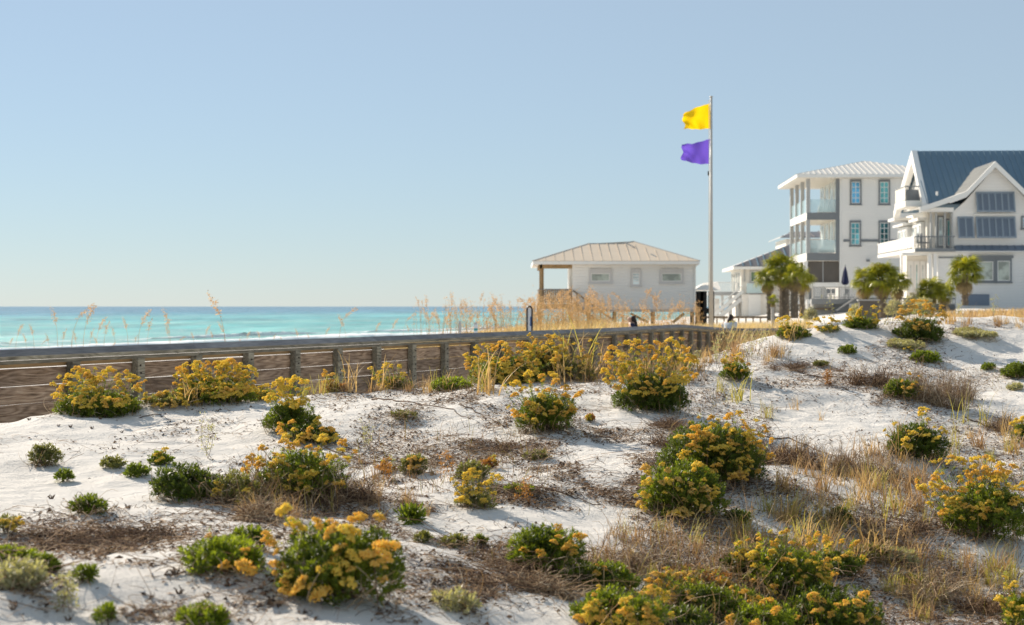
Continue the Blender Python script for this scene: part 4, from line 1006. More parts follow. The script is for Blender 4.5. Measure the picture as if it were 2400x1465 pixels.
OM = [oat_mesh(200+i, (1,-.6,.5,1.5,-1)[i]) for i in range(5)]
OATS = [ # column, top row, height in px, distance
 (168,705,110,24,3),(195,716,100,24,0),(135,722,90,23,1),(63,782,50,22,1),(225,740,80,24,0),(243,752,75,24,2),(270,765,55,23,1),(323,722,95,25,0),(345,745,75,25,2),(400,724,100,26,1),(397,760,60,24,1),
 (528,692,130,26,4),(530,757,60,25,4),(145,770,60,22,2),(115,783,45,22,1),(210,770,55,22,2),(300,743,70,24,1),(500,775,40,25,1),(315,785,40,24,2),(80,760,60,22,1),(37,757,65,22,0),(812,740,70,32,4),(795,715,85,32,3),(877,752,55,33,0),(700,770,45,30,1),(640,782,35,28,2),(455,778,40,26,1),(575,775,45,27,0),(725,780,30,30,1),(915,745,60,35,0),(845,790,25,32,2)]
for i, (px, tp, h, Y, v) in enumerate(OATS):
    g = W3(px, tp+h, Y); H = h*Y/F*1.0
    where = 'leftmost group over the pale surf' if px < 280 else ('middle left, over the turquoise water' if px < 620 else 'in the gap before the golden stand')
    tag(link('sea_oat', OM[v], None, (g.x, g.y, g.z), (0,0,R.uniform(-.4,.4)), (H,H,H)), '%s sea oat bending %s over the water, %s' % ('tall' if h > 80 else ('middling' if h > 50 else 'short'), 'left' if v in (1,4) else 'right',
        'near the left edge' if px < 125 else 'above left side of leftmost crest shrub' if px < 205 else 'above right side of leftmost crest shrub' if px < 300 else 'between the two leftmost crest shrubs' if px < 380 else 'above the dense all yellow shrub' if px < 560 else 'above the green domed shrub' if px < 720 else 'above the reddish withered shrub' if px < 830 else 'left of the golden stand'), 'sea oats', 'sea oat stalks over the water, %s' % where)
for (px, tp, h, Y, v) in ((20,790,40,22,0),(95,792,35,22,3),(180,775,60,23,1),(232,790,40,23,4),(262,800,30,24,0),(415,785,40,26,3),(478,760,55,27,0),(560,790,30,27,2),(610,775,40,28,1),(665,790,28,29,4),(760,765,45,31,0),(945,730,60,36,3),(960,760,40,36,1)):
    g = W3(px, tp+h, Y); H = h*Y/F
    tag(link('sea_oat', OM[v], None, tuple(g), (0,0,R.uniform(-.4,.4)), (H,H,H)), 'low thin sea oat just above the rail, '+('at the far left' if px < 150 else 'over the leftmost crest shrub' if px < 350 else 'over the dense all yellow shrub' if px < 600 else 'right of the dense all yellow shrub' if px < 800 else 'left of the golden stand'), 'sea oats', 'low sea oats just above the rail')
# the stand in the middle: the tall ones single, the rest a mass
STAND = sorted(R.choice([R.uniform(970,1260), R.uniform(1250,1560)]) for _ in range(70))
for i, px in enumerate(STAND):
    Y = R.uniform(48,62)
    tp = R.uniform(682,735) if px < 1300 else R.uniform(668,738); h = R.uniform(55,95)
    g = W3(px, tp+h, Y); H = h*Y/F
    wd = 'against the sky left of the stilt house' if px < 1250 else 'before the wall of the stilt house'
    tag(link('sea_oat', OM[R.randrange(5)], None, tuple(g), (0,0,R.uniform(0,6.28)), (H,H,H)), '%s sea oat stalk, %s %s' % (('tall' if tp < 700 else ('middling' if tp < 720 else 'low'))+(' thin' if h < 68 else ' full' if h > 82 else ''), 'near row,' if Y < 55 else 'far row,',
        'at the thin left end of the golden stand' if px < 1040 else 'above the short marker posts' if px < 1130 else 'just left of the arched sign' if px < 1235 else 'between the arched sign and the porch' if px < 1290 else 'before the stilt house porch' if px < 1345 else 'before the stair of the stilt house' if px < 1400 else 'below the left window of the stilt house' if px < 1460 else 'below the small middle window of the stilt house'), 'sea oats', 'sea oat stalks %s' % wd)
def oat_mass(n, x0, x1, Y0, Y1, top0, top1, name, label, mat='oat'):
    px = x0+(x1-x0)*(rng.random(n)**(.6 if x0 < 1000 else 1)); Y = rng.uniform(Y0,Y1,n); tp = rng.uniform(top0,top1,n)
    X = (px-1200)/F*Y; zt = -(tp-HZ)/F*Y; zb = height(X, Y)
    zb = np.minimum(zb, zt-.2)
    B = np.stack([X+rng.normal(0,.15,n), Y, zt], 1); A = np.stack([X, Y, zb], 1)
    V, Fq = polyline_tubes(curved(A, B, rng.normal(0,.04,(n,3)), 4), np.full(n,.008))
    m = 7; P = np.repeat(B, m, axis=0)+rng.normal(0,1,(n*m,3))*[.035,.035,.16]-[0,0,.16]
    V2, F2 = sprigs(P, unit(rng.normal(0,.5,P.shape)+[0,0,.4]), 3, .06, .018)
    Vv = np.concatenate([V, V2]); Ff = np.concatenate([Fq, F2+len(V)])
    tag(link(name, np_mesh(name, Vv, Ff, mats=[GRASS['gold'], GRASS[mat]], midx=[0]*len(Fq)+[1]*len(F2)), None), label, kind='stuff')
oat_mass(190, 960, 1260, 48, 66, 700, 772, 'sea_oat_stand', 'golden stand of sea oats left of the stilt house')
oat_mass(380, 1250, 1420, 50, 70, 690, 755, 'sea_oat_stand', 'thick orange stand of sea oats in front of the stilt house porch')
oat_mass(210, 1420, 1640, 55, 75, 700, 755, 'sea_oat_stand', 'sparse sea oats in front of the stilt house wall')
def grass_mass(n, x0, x1, Y0, Y1, top, mat, name, label, hgt=.5):
    px = rng.uniform(x0,x1,n); Y = rng.uniform(Y0,Y1,n); X = (px-1200)/F*Y; zb = height(X,Y)-.05
    if top is not None:
        lim = -(np.interp(px, [p[0] for p in top], [p[1] for p in top])-HZ)/F*Y
        H = np.clip(lim-zb, .15, hgt*2.6)*rng.uniform(.55,1.05,n)
    else: H = hgt*rng.uniform(.5,1.3,n)
    a = rng.random(n)*6.283; w = .022
    A = np.stack([X,Y,zb],1); tip = A+np.stack([np.cos(a)*H*.35, np.sin(a)*H*.35, H],1); mid = A+np.stack([np.cos(a)*H*.08, np.sin(a)*H*.08, H*.6],1)
    s = np.stack([np.sin(a),-np.cos(a),0*a],1)*w
    V = np.stack([A+s, A-s, mid-s*.7, mid+s*.7, mid-s*.7, mid+s*.7, tip, tip],1)
    V = np.stack([A+s, A-s, mid-s*.7, mid+s*.7, tip], 1).reshape(-1,3); b = (np.arange(n)*5)[:,None]
    Fq = np.concatenate([b+[0,1,2], b+[0,2,3], b+[3,2,4]])
    tag(link(name, np_mesh(name, V, Fq, GRASS[mat])), label, kind='stuff')
grass_mass(9000, 900, 1420, 44, 80, [(900,812),(1000,790),(1100,776),(1200,762),(1300,750),(1420,746)], 'gold', 'dune_grass', 'golden dune grass behind the railing', .5)
grass_mass(9000, 1400, 1900, 46, 88, [(1400,744),(1450,752),(1600,758),(1700,754),(1900,745)], 'gold', 'dune_grass', 'yellow dune grass below the stilt house and flagpole', .4)
grass_mass(6000, 1850, 2500, 26, 84, [(1850,765),(2000,760),(2150,742),(2200,724),(2400,718),(2500,716)], 'tan', 'dune_grass', 'dry yellow grass between the sand crest and the right hand houses', .4)
grass_mass(5000, 1850, 2500, 30, 86, [(1850,765),(2000,760),(2150,742),(2200,728),(2400,723),(2500,722)], 'brown', 'dune_grass', 'tan grass between the sand crest and the right hand houses', .35)

# ------------------------------------------------------------------ flagpole and flags
POLE = simple("pole_paint", (.54,.52,.48), .45, .12, 3)
Yp = 60.0; bp = W3(1667, 775, Yp); tpz = W3(1667, 227, Yp).z
r0 = empty('flagpole', (bp.x, Yp, -1.6)); tag(r0, 'tall white flagpole rising behind the end of the plank railing', 'flagpole')
MB().tube([(0,0,0),(0,0,3.5),(0,0,tpz+1.6)], .085, .045, 12).build('pole', POLE, r0, smooth=True)
MB().tube([(0,0,tpz+1.6),(0,0,tpz+1.63)], .075, .06, 10).build('pole_cap', POLE, r0)
MB().tube([(-.10,-.03,2.2),(-.09,-.03,5),(-.085,-.02,tpz+1.5)], .014, .014, 5).build('halyard', simple("rope", (.6,.58,.52)), r0)
MB().box(-.14,-.09,-.06,-.02,tpz+1.6-3.02,tpz+1.6-2.86).build('cleat', BOLT, r0)
def flagm(name, c):
    m, nt, N, L, P = newmat(name); P.inputs["Base Color"].default_value = (*c,1); P.inputs["Roughness"].default_value = .6
    tr = N.new("ShaderNodeBsdfTranslucent"); tr.inputs[0].default_value = (*c,1); ms = N.new("ShaderNodeMixShader"); ms.inputs[0].default_value = .5
    L.new(P.outputs[0], ms.inputs[1]); L.new(tr.outputs[0], ms.inputs[2]); L.new(ms.outputs[0], N["Material Output"].inputs[0]); return m
def flag(name, outline, mat, label, seed):
    """outline: hoist top, hoist bottom, fly top, fly bottom in the photograph; the cloth ripples in depth"""
    ht, hb, ft, fb, sagt, sagb = outline; nu, nv = 28, 16; V = []
    r_ = random.Random(seed)
    for i in range(nu):
        u = i/(nu-1)
        for j in range(nv):
            v = j/(nv-1)
            x = (ht[0]*(1-v)+hb[0]*v)*(1-u)+(ft[0]*(1-v)+fb[0]*v)*u
            y = (ht[1]*(1-v)+hb[1]*v)*(1-u)+(ft[1]*(1-v)+fb[1]*v)*u + (sagt*(1-v)+sagb*v)*math.sin(math.pi*u)
            dep = .11*u*math.sin(7*u+5*v*(1-.3*u)+seed)+.07*math.sin(3*v-9*u+seed*2)*u + .05*math.sin(14*u*v+seed)
            x += 2.2*math.sin(9*v+seed)*u**4; y += 1.4*math.sin(6*u*3+seed)*u
            V.append(tuple(W3(x, y, Yp)+Vector((0, dep, 0))))
    o = Vector(V[0]); V = [tuple(Vector(p)-o) for p in V]
    I = np.arange(nu*nv).reshape(nu,nv); Q = np.stack([I[:-1,:-1], I[1:,:-1], I[1:,1:], I[:-1,1:]],-1).reshape(-1,4)
    ob = link(name, np_mesh(name, V, Q, mat, smooth=True), None, tuple(o)); tag(ob, label, 'flag', 'flags on the flagpole')
flag('yellow_flag', ((1664,242),(1668,301),(1600,266),(1604,303),-2,1), flagm("flag_yellow", (.92,.62,.0)), 'bright yellow flag blowing left, upper of the two on the pole', 1.3)
flag('purple_flag', ((1664,325),(1661,384),(1598,338),(1598,373),3,5), flagm("flag_purple", (.15,.085,.55)), 'purple flag blowing left, lower of the two on the pole', 3.1)

# ------------------------------------------------------------------ houses
WHITE = simple("white_siding", (.84,.83,.805), .55, .04, .6, lines=.18)
WARM = simple("cream_paint", (.80,.75,.67), .55, .05, .6)
TRIM = simple("white_trim", (.82,.80,.76), .5, .03, 1)
GREY = simple("grey_trim", (.20,.215,.225), .5, .08, 2)
LGREY = simple("light_grey_trim", (.42,.42,.41), .5, .08, 2)
METALR = simple("tan_metal_roof", (.60,.50,.385), .5, .08, .8, spec=.3)
METALW = simple("white_metal_roof", (.62,.60,.56), .4, .05, .8, spec=.5)
BLUER = simple("blue_metal_roof", (.125,.20,.265), .5, .1, .8, spec=.3)
DARKR = simple("dark_metal_roof", (.14,.13,.135), .45, .1, .8, spec=.4)
SHUT = simple("shutter_blue", (.16,.20,.255), .5, .1, 3)
SHUTF = simple("shutter_frame", (.26,.31,.36), .5, .08, 3)
DARK = simple("dark_opening", (.03,.03,.03), .8)
SCREEN = simple("taupe_screen", (.13,.115,.10), .8, .15, 1.5)
SKIRT = simple("brown_slats", (.19,.14,.09), .8, .3, 3)
def glass(name, col, rough=.08):
    m, nt, N, L, P = newmat(name); tc = N.new("ShaderNodeTexCoord"); no = N.new("ShaderNodeTexNoise"); no.inputs["Scale"].default_value = 1.3; no.inputs["Detail"].default_value = 3
    L.new(tc.outputs["Object"], no.inputs["Vector"]); mx = N.new("ShaderNodeMix"); mx.data_type = 'RGBA'
    mr = N.new("ShaderNodeMapRange"); mr.inputs[1].default_value = .42; mr.inputs[2].default_value = .58; L.new(no.outputs["Fac"], mr.inputs[0]); L.new(mr.outputs[0], mx.inputs[0])
    mx.inputs[6].default_value = (*col,1); mx.inputs[7].default_value = (*[min(1,c*1.9+.03) for c in col],1); L.new(mx.outputs[2], P.inputs["Base Color"])
    P.inputs["Roughness"].default_value = rough; P.inputs["Specular IOR Level"].default_value = .7; return m
G_BLUE = glass("glass_blue", (.07,.26,.42)); G_TEAL = glass("glass_teal", (.07,.25,.26)); G_DARK = glass("glass_dark_teal", (.015,.08,.09)); G_GREEN = glass("glass_green", (.06,.10,.05)); G_PALE = glass("glass_pale", (.26,.28,.24)); G_WHITE = glass("glass_white_blinds", (.45,.50,.50)); G_MIX = glass("glass_mixed", (.10,.34,.38))
def balglass():
    m, nt, N, L, P = newmat("balcony_glass"); P.inputs["Base Color"].default_value = (.55,.72,.76,1); P.inputs["Roughness"].default_value = .1
    P.inputs["Alpha"].default_value = .40; return m
BGL = balglass()

class House:
    def __init__(s, name, px0, Yc, zb, label, cat='house', rz=-.049):
        s.Yc = Yc; s.X0 = (px0-1200)/F*Yc; s.zb = zb; s.rz = rz; s.px0 = px0
        s.root = empty(name, (s.X0, Yc, zb), rz); tag(s.root, label, cat)
    def x(s, px, y=0.0):        # local x of a photograph column at local depth y
        u = (px-1200)/F; c, q = math.cos(s.rz), math.sin(s.rz)
        # world X = X0 + c*x - q*y ; Y = Yc + q*x + c*y ; X = u*Y
        return (u*(s.Yc + c*y) - s.X0 + q*y)/(c - u*q)
    def z(s, py, y=0.0, px=None):
        xx = s.x(px, y) if px is not None else 0
        Y = s.Yc + math.sin(s.rz)*xx + math.cos(s.rz)*y
        return -(py-HZ)/F*Y - s.zb
    def pt(s, px, py, y=0.0): return (s.x(px,y), y, s.z(py,y,px))
    def box(s, name, a, b, t, bt, y0, y1, mat, par=None, mb=None, yr=None):
        """columns a..b, rows t..bt read at depth yr (default y0)"""
        yr = y0 if yr is None else yr; m = mb or MB()
        pm = (a+b)/2
        m.box(s.x(a,yr), s.x(b,yr), y0, y1, s.z(bt,yr,pm), s.z(t,yr,pm))
        if mb is None: return m.build(name, mat, par or s.root)
    def window(s, a, b, t, bt, y, cols, rows, fm, gm, fw=.11, head=0.0, name='window', mm=None):
        x0, x1 = s.x(a,y), s.x(b,y); z0, z1 = s.z(bt,y,(a+b)/2), s.z(t,y,(a+b)/2)
        m = MB(); m.box(x0-.0,x0+fw,y-.07,y+.0,z0,z1); m.box(x1-fw,x1,y-.07,y,z0,z1); m.box(x0+fw,x1-fw,y-.07,y,z1-fw-head,z1); m.box(x0-.04,x1+.04,y-.12,y-.003,z0-.08,z0)
        m.box(x0+fw,x1-fw,y-.07,y,z0,z0+fw*.7)
        w = m.build(name, fm, s.root)
        ax, bx, az, bz = x0+fw, x1-fw, z0+fw*.7, z1-fw-head
        p = MB().box(ax, bx, y-.02, y-.006, az, bz).build('pane', gm, w)
        m = MB(); t_ = .045
        m.box(ax, ax+t_, y-.045, y-.02, az, bz); m.box(bx-t_, bx, y-.045, y-.02, az, bz); m.box(ax+t_, bx-t_, y-.045, y-.02, bz-t_, bz); m.box(ax+t_, bx-t_, y-.045, y-.02, az, az+t_)
        for i in range(1, cols): c = ax+(bx-ax)*i/cols; m.box(c-.02, c+.02, y-.045, y-.022, az+t_, bz-t_)
        for i in range(1, rows): c = az+(bz-az)*i/rows; m.box(ax+t_, bx-t_, y-.041, y-.024, c-.02, c+.02)
        m.build('muntins', mm or TRIM, w); return w
    def sidewin(s, x, y0, y1, z0, z1, cols, rows, fm, gm, name='window'):
        """window in a wall that faces left (local -x)"""
        m = MB(); f = .09
        m.box(x-.06,x,y0,y0+f,z0,z1); m.box(x-.06,x,y1-f,y1,z0,z1); m.box(x-.06,x,y0+f,y1-f,z1-f,z1); m.box(x-.06,x,y0+f,y1-f,z0,z0+f)
        w = m.build(name, fm, s.root); MB().box(x-.02,x-.005,y0+f,y1-f,z0+f,z1-f).build('pane', gm, w)
        m = MB()
        for i in range(1, cols): c = y0+f+(y1-y0-2*f)*i/cols; m.box(x-.045,x-.02,c-.03,c+.03,z0+f,z1-f)
        for i in range(1, rows): c = z0+f+(z1-z0-2*f)*i/rows; m.box(x-.04,x-.022,y0+f,y1-f,c-.03,c+.03)
        if m.v: m.build('muntins', fm, w)
        return w

def roof_face(root, pts, mat, name='roof_slope', seam=None, eave=(0,1), thick=.06, smat=None, sh=.05, sw=.05, phase=.3):
    """planar roof face with standing seams running up the slope, each a rib of its own"""
    P = [Vector(p) for p in pts]; n = Vector((0,0,0))
    for i in range(len(P)): 
        a, b = P[i], P[(i+1)%len(P)]; n += a.cross(b)
    n.normalize()
    if n.z < 0: n = -n
    f = MB().poly([tuple(p) for p in P], tuple(-n*thick)).build(name, mat, root)
    if seam:
        e = (P[eave[1]]-P[eave[0]]); L = e.length; e.normalize(); up = n.cross(e).normalized()
        if up.z < 0: up = -up
        o = P[eave[0]]; c2 = [((p-o).dot(e), (p-o).dot(up)) for p in P]
        lo = min(c[0] for c in c2); hi = max(c[0] for c in c2); t = lo+seam*phase
        while t < hi:
            ys = []
            for i in range(len(c2)):
                (x1,y1),(x2,y2) = c2[i], c2[(i+1)%len(c2)]
                if (x1-t)*(x2-t) < 0: ys.append(y1+(y2-y1)*(t-x1)/(x2-x1))
            if len(ys) >= 2 and max(ys)-min(ys) > .15:
                a = o+e*t+up*(min(ys)+.01)+n*(sh/2-.004); b = o+e*t+up*(max(ys)-.03)+n*(sh/2-.004)
                MB().bar(tuple(a), tuple(b), sw, sh, tuple(n)).build('roof_seam', smat or mat, f)
            t += seam
    return f

# --- stilt house in the middle -------------------------------------------------
h = House('stilt_house', 1342, 92, -1.5, 'small white beach house on stilts with a tan metal hip roof, behind the sea oats', rz=.0)
D = 8.0
h.box('wall', 1342,1630, 620,725, 0, D, WHITE)
h.box('sill_beam', 1340,1632, 725,731, -.05, D, LGREY)
h.box('cornice_band', 1338,1633, 617,621, -.06, -.003, METALR)
EL = h.pt(1249,611,-.7); ER = h.pt(1640,611,-.7); RL = h.pt(1379,571,4); RM = h.pt(1456,571,4); PK = h.pt(1484,565.5,4.3)
BL = (EL[0], D+.7, EL[2]); BR = (ER[0], D+.7, ER[2])
def seg(a,b,t): return tuple(a[i]+(b[i]-a[i])*t for i in range(3))
roof_face(h.root, [EL, ER, PK, RM, RL], METALR, seam=.555, sh=.02, sw=.03)
roof_face(h.root, [EL, RL, BL], METALR); roof_face(h.root, [ER, BR, PK], METALR); roof_face(h.root, [BR, BL, RL, PK], METALR)
m = MB(); z = EL[2]; m.box(EL[0],ER[0],-.70,-.66,z-.22,z-.03); m.box(EL[0],EL[0]+.04,-.66,D+.7,z-.22,z-.03); m.box(ER[0]-.04,ER[0],-.66,D+.7,z-.22,z-.03); m.build('fascia', TRIM, h.root)
MB().box(EL[0]+.04,ER[0]-.04,-.66,D+.66,z-.20,z-.17).build('soffit', WARM, h.root)
MB().bar(seg(RL,RM,0), RM, .16, .05).bar(RM, PK, .16, .05).bar(EL, RL, .12, .05).bar(ER, PK, .12, .05).build('ridge_cap', LGREY, h.root)
MB().bar(h.pt(1470,571,3.2), h.pt(1488,580,2.6), .05,.05).bar(h.pt(1526,596,.9), h.pt(1538,602,.3), .09,.05).build('roof_vent_pipe', GREY, h.root)
WFR = simple('window_frame_pale', (.60,.58,.56), .5, .05, 2)
h.window(1380,1434,630,663, -.01, 1,1, WFR, G_PALE, .13, .14); h.window(1478,1503,630,670, -.01, 1,4, WFR, G_WHITE, .1, .14); h.window(1546,1602,630,663, -.01, 1,1, WFR, G_PALE, .12, .14)
xl, xr = h.x(1263), h.x(1341); zf = h.z(712); zt = h.z(619.5)
m = MB(); m.box(xl,xr,0,.14,zt-.25,zt); m.box(xl,xl+.14,.14,6,zt-.25,zt); m.build('porch_beam', W_TAN, h.root)
for (a, y) in ((1265,0),(1269,2.6),(1264,5.8),(1334,5.8)):
    x0 = h.x(a,y); MB().box(x0,x0+.14,y,y+.14,zf,zt).build('porch_post', W_TAN, h.root)
MB().box(xl-.05,xr,0,6,zf-.3,zf).build('porch_floor', W_TAN, h.root)
m = MB(); m.box(xl,xr,-.02,.12,h.z(677)-.06,h.z(677)); m.box(xl,xl+.1,.12,6,h.z(677)-.06,h.z(677)); m.build('handrail', W_CAP, h.root)
nb = 17
for i in range(nb):
    x0 = xl + (xr-xl)*i/nb; MB().box(x0+.008,x0+(xr-xl)/nb-.008,.02,.05,zf+.02,h.z(677)-.06).build('railing_slat', SKIRT, h.root)
for i in range(14):
    y0 = .12+5.8*i/14; MB().box(xl+.03,xl+.06,y0,y0+.36,zf+.02,h.z(677)-.06).build('railing_slat', SKIRT, h.root)
for (a, y) in ((1266,.3),(1338,.3),(1266,5.6),(1338,5.6),(1440,1),(1440,7),(1530,1),(1622,1),(1622,7),(1380,7)):
    x0 = h.x(a,y); MB().box(x0-.12,x0+.12,y-.12,y+.12,-.3,h.z(731)).build('stilt', SKIRT, h.root)
MB().bar(h.pt(1577,756,.5), h.pt(1603,735,.5), .16).bar(h.pt(1520,756,3), h.pt(1478,735,3), .14).build('brace', W_TAN, h.root)
MB().bar(h.pt(1343,681,-.1), h.pt(1437,750,-1.4), .06,.09).bar(h.pt(1343,712,-.1), h.pt(1415,765,-1.3), .1,.2).bar(h.pt(1343,712,-1.2), h.pt(1415,765,-2.3), .1,.2).build('stair_stringer', SKIRT, h.root)
for i in range(8):
    a = h.pt(1345+9*i, 714+6.6*i, -.2-.15*i); MB().box(a[0],a[0]+.28,a[1]-1.0,a[1],a[2]-.04,a[2]).build('stair_tread', W_TAN, h.root)
for i in range(5):
    a = h.pt(1352+19*i, 688+14*i, -.15-.3*i); MB().bar(a, (a[0],a[1],a[2]-.8), .06).build('stair_baluster', SKIRT, h.root)
MB().tube([h.pt(1634,621,-.4), h.pt(1629,626,-.1), h.pt(1629,660,-.06), h.pt(1629,724,-.06)], .05,.05,6).build('downspout', TRIM, h.root)

# --- white canopy on dark posts right of the stilt house ----------------------
h = House('beach_canopy', 1638, 98, -1.5, 'white cloth canopy on black posts between the stilt house and the flagpole', 'canopy', .0)
z0 = h.z(681)
m = MB(); 
a, b, c_, d = h.pt(1630,680,0), h.pt(1690,680,0), h.pt(1682,660,2), h.pt(1650,663,2)
m.poly([a,b,c_,d]); m.poly([b,(b[0],4,b[2]),c_]); m.poly([(b[0],4,b[2]),(a[0],4,a[2]),d,c_]); m.poly([(a[0],4,a[2]),a,d]); m.build('canopy_cloth', WARM, h.root)
for (p, w) in ((1634,.5),(1642,.5),(1661,.18),(1671,.10),(1630,.2)):
    x0 = h.x(p,1); MB().box(x0,x0+w*.8,1,1.2,-.2,h.z(682)).build('canopy_post', DARK, h.root)
h.box('back_panel', 1632,1664, 722,734, 1.3,1.4, DARK)
MB().bar(h.pt(1650,742,1), h.pt(1664,722,1), .12).build('brace', DARK, h.root)

# --- cream house with a dark seamed roof, between flagpole and palms ----------
h = House('cream_house', 1737, 128, -1.4, 'cream two storey house with a dark seamed metal roof, partly behind the palm cluster')
Dp = 9.0
h.box('wall', 1737,1905, 625,752, 0, Dp, WARM)
zE = h.z(624,-.8,1718)
e0 = h.pt(1719,624,-.8); e1 = (h.x(1930,-.8), -.8, e0[2]); pk = h.pt(1856,571,4.5); pk2 = (e1[0], 4.5, pk[2])
el = (e0[0], Dp+.8, e0[2])
roof_face(h.root, [e0,e1,pk2,pk], DARKR, seam=.62, smat=BLUER, sw=.1, sh=.06); roof_face(h.root, [e0,pk,el], METALW)
roof_face(h.root, [el,pk,pk2,(e1[0],Dp+.8,e0[2])], DARKR)
m = MB(); m.box(e0[0],e1[0],-.8,-.76,zE-.25,zE-.03); m.box(e0[0],e0[0]+.04,-.76,Dp+.8,zE-.25,zE-.03); m.build('fascia', TRIM, h.root)
MB().box(e0[0]+.04,e1[0],-.76,Dp+.76,zE-.24,zE-.2).build('soffit', WARM, h.root)
h.window(1757,1779,634,662, -.01, 1,1, LGREY, G_GREEN, .08)
xw = h.x(1737)
for i, y0 in enumerate((.8,2.9,5.0,7.1)):
    h.sidewin(xw, y0, y0+1.1, h.z(684), h.z(636), 1,1, TRIM, G_DARK, 'tall_window')
MB().tube([h.pt(1745,626,-.1), h.pt(1745,660,-.1)], .06,.06,6).build('downspout', LGREY, h.root)
h.box('glass_balcony', 1750,1786, 664,687, -1.6,-1.56, BGL); MB().box(h.x(1750),h.x(1790),-1.6,0,h.z(689),h.z(687)).build('balcony_slab', LGREY, h.root)
h.box('white_door', 1754,1783, 690,741, -1.5,-1.4, TRIM); h.box('door_wall', 1740,1800, 690,744, -1.39,-.02, WARM)
# side deck to the left with railing and stairs
xd = h.x(1668); 
MB().box(xd, xw-.02, 0, 5, h.z(692), h.z(684)).build('side_deck', LGREY, h.root)
m = MB(); m.box(xd,xw-.06,0,.06,h.z(661)-.06,h.z(661)); m.box(xd,xd+.06,.06,5,h.z(661)-.06,h.z(661)); m.build('deck_handrail', TRIM, h.root)
for i in range(18): x0 = xd+(xw-xd)*i/18; MB().box(x0,x0+.045,.01,.05,h.z(684),h.z(661)-.06).build('baluster', TRIM, h.root)
for i in range(4): x0 = xd+.1+(xw-xd-.3)*i/3; MB().box(x0,x0+.2,.3,.5,-.3,h.z(692)).build('deck_post', TRIM, h.root)
MB().bar(h.pt(1742,682,-.6), h.pt(1672,740,-.6), .08,.28).bar(h.pt(1738,700,-.6), h.pt(1684,745,-.6), .08,.34).bar(h.pt(1742,668,-.6), h.pt(1668,728,-.6), .07,.09).build('stair_rails', TRIM, h.root)
for i in range(9):
    a = h.pt(1734-7*i, 690+5.8*i, 0); MB().box(a[0]-.15,a[0]+.15,-.6,.3,a[2]-.04,a[2]).build('stair_tread', SKIRT, h.root)
h.box('lattice', 1668,1686, 700,744, 2.0,2.05, TRIM)
h.box('ground_post', 1724,1730, 694,744, -.3,-.1, TRIM); h.box('ground_post', 1708,1713, 694,744, -.3,-.1, TRIM)
# low fence before it
h = House('low_fence', 1760, 104, -1.5, 'low dark rail fence along the foot of the cream house', 'fence', .0)
h.box('rail', 1640,1860, 741,746, 0,.08, SKIRT); 
for p in range(1645,1860,17): h.box('fence_post', p,p+3, 741,762, .085,.2, SKIRT)
h = House('grey_post', 1810, 70, -1.5, 'single grey post standing before the palm cluster', 'post', .0)
h.box('post_shaft', 1808,1815, 722,772, 0,.13, LGREY); h.box('post_cap', 1807,1816, 720,722, -.03,.16, LGREY)

# --- far house seen through the porch columns ---------------------------------
h = House('far_house', 1834, 165, -1, 'distant house with brown roof seen between the porch columns of the three storey house')
h.box('wall', 1842,1940, 560,740, 0, 9, WARM)
e0 = h.pt(1829,556,-1); e1 = h.pt(1960,556,-1); p0 = h.pt(1856,543,4.5); p1 = h.pt(1960,543,4.5)
roof_face(h.root, [e0,e1,p1,p0], DARKR, seam=1.1, sw=.12, sh=.1); roof_face(h.root, [e0,p0,(e0[0],10,e0[2])], METALW)
for p in (1850,1864,1878,1894,1906): h.window(p,p+9,563,580,-.01,1,1,TRIM,G_GREEN,.1)

# --- three storey white house -------------------------------------------------
h = House('three_storey_house', 1968, 118, -1.2, 'white three storey house with stacked glass balconies on its left side')
Dp = 9.75; xw = 0.0; xp = h.x(1891)           # porch edge
h.box('wall', 1968,2300, 411,756, 0, Dp, WHITE)
zS1, zS2, zTop, zG = h.z(498), h.z(593), h.z(411), h.z(672)
EL = h.pt(1868,408,-1.0); ER = h.pt(2270,408,-1.0); ELb = (EL[0], Dp+1, EL[2]); PK = h.pt(2030,377.5,4.9); PK2 = h.pt(2130,386,9.0); 
PK2 = (PK[0]+2.5, 4.9, PK[2]-.0)
roof_face(h.root, [EL,ER,PK], METALW, seam=.42, sw=.06); roof_face(h.root, [EL,PK,ELb], METALW, seam=.42, eave=(0,2), sw=.06); roof_face(h.root, [ELb,PK,(ER[0],Dp+1,EL[2])], METALW)
m = MB(); z = EL[2]; m.box(EL[0],ER[0],-1.0,-.95,z-.24,z-.02); m.box(EL[0],EL[0]+.05,-.95,Dp+1,z-.24,z-.02); m.build('fascia', TRIM, h.root)
MB().box(EL[0]+.05,ER[0],-.95,Dp+.95,z-.27,z-.24).build('soffit', WARM, h.root)
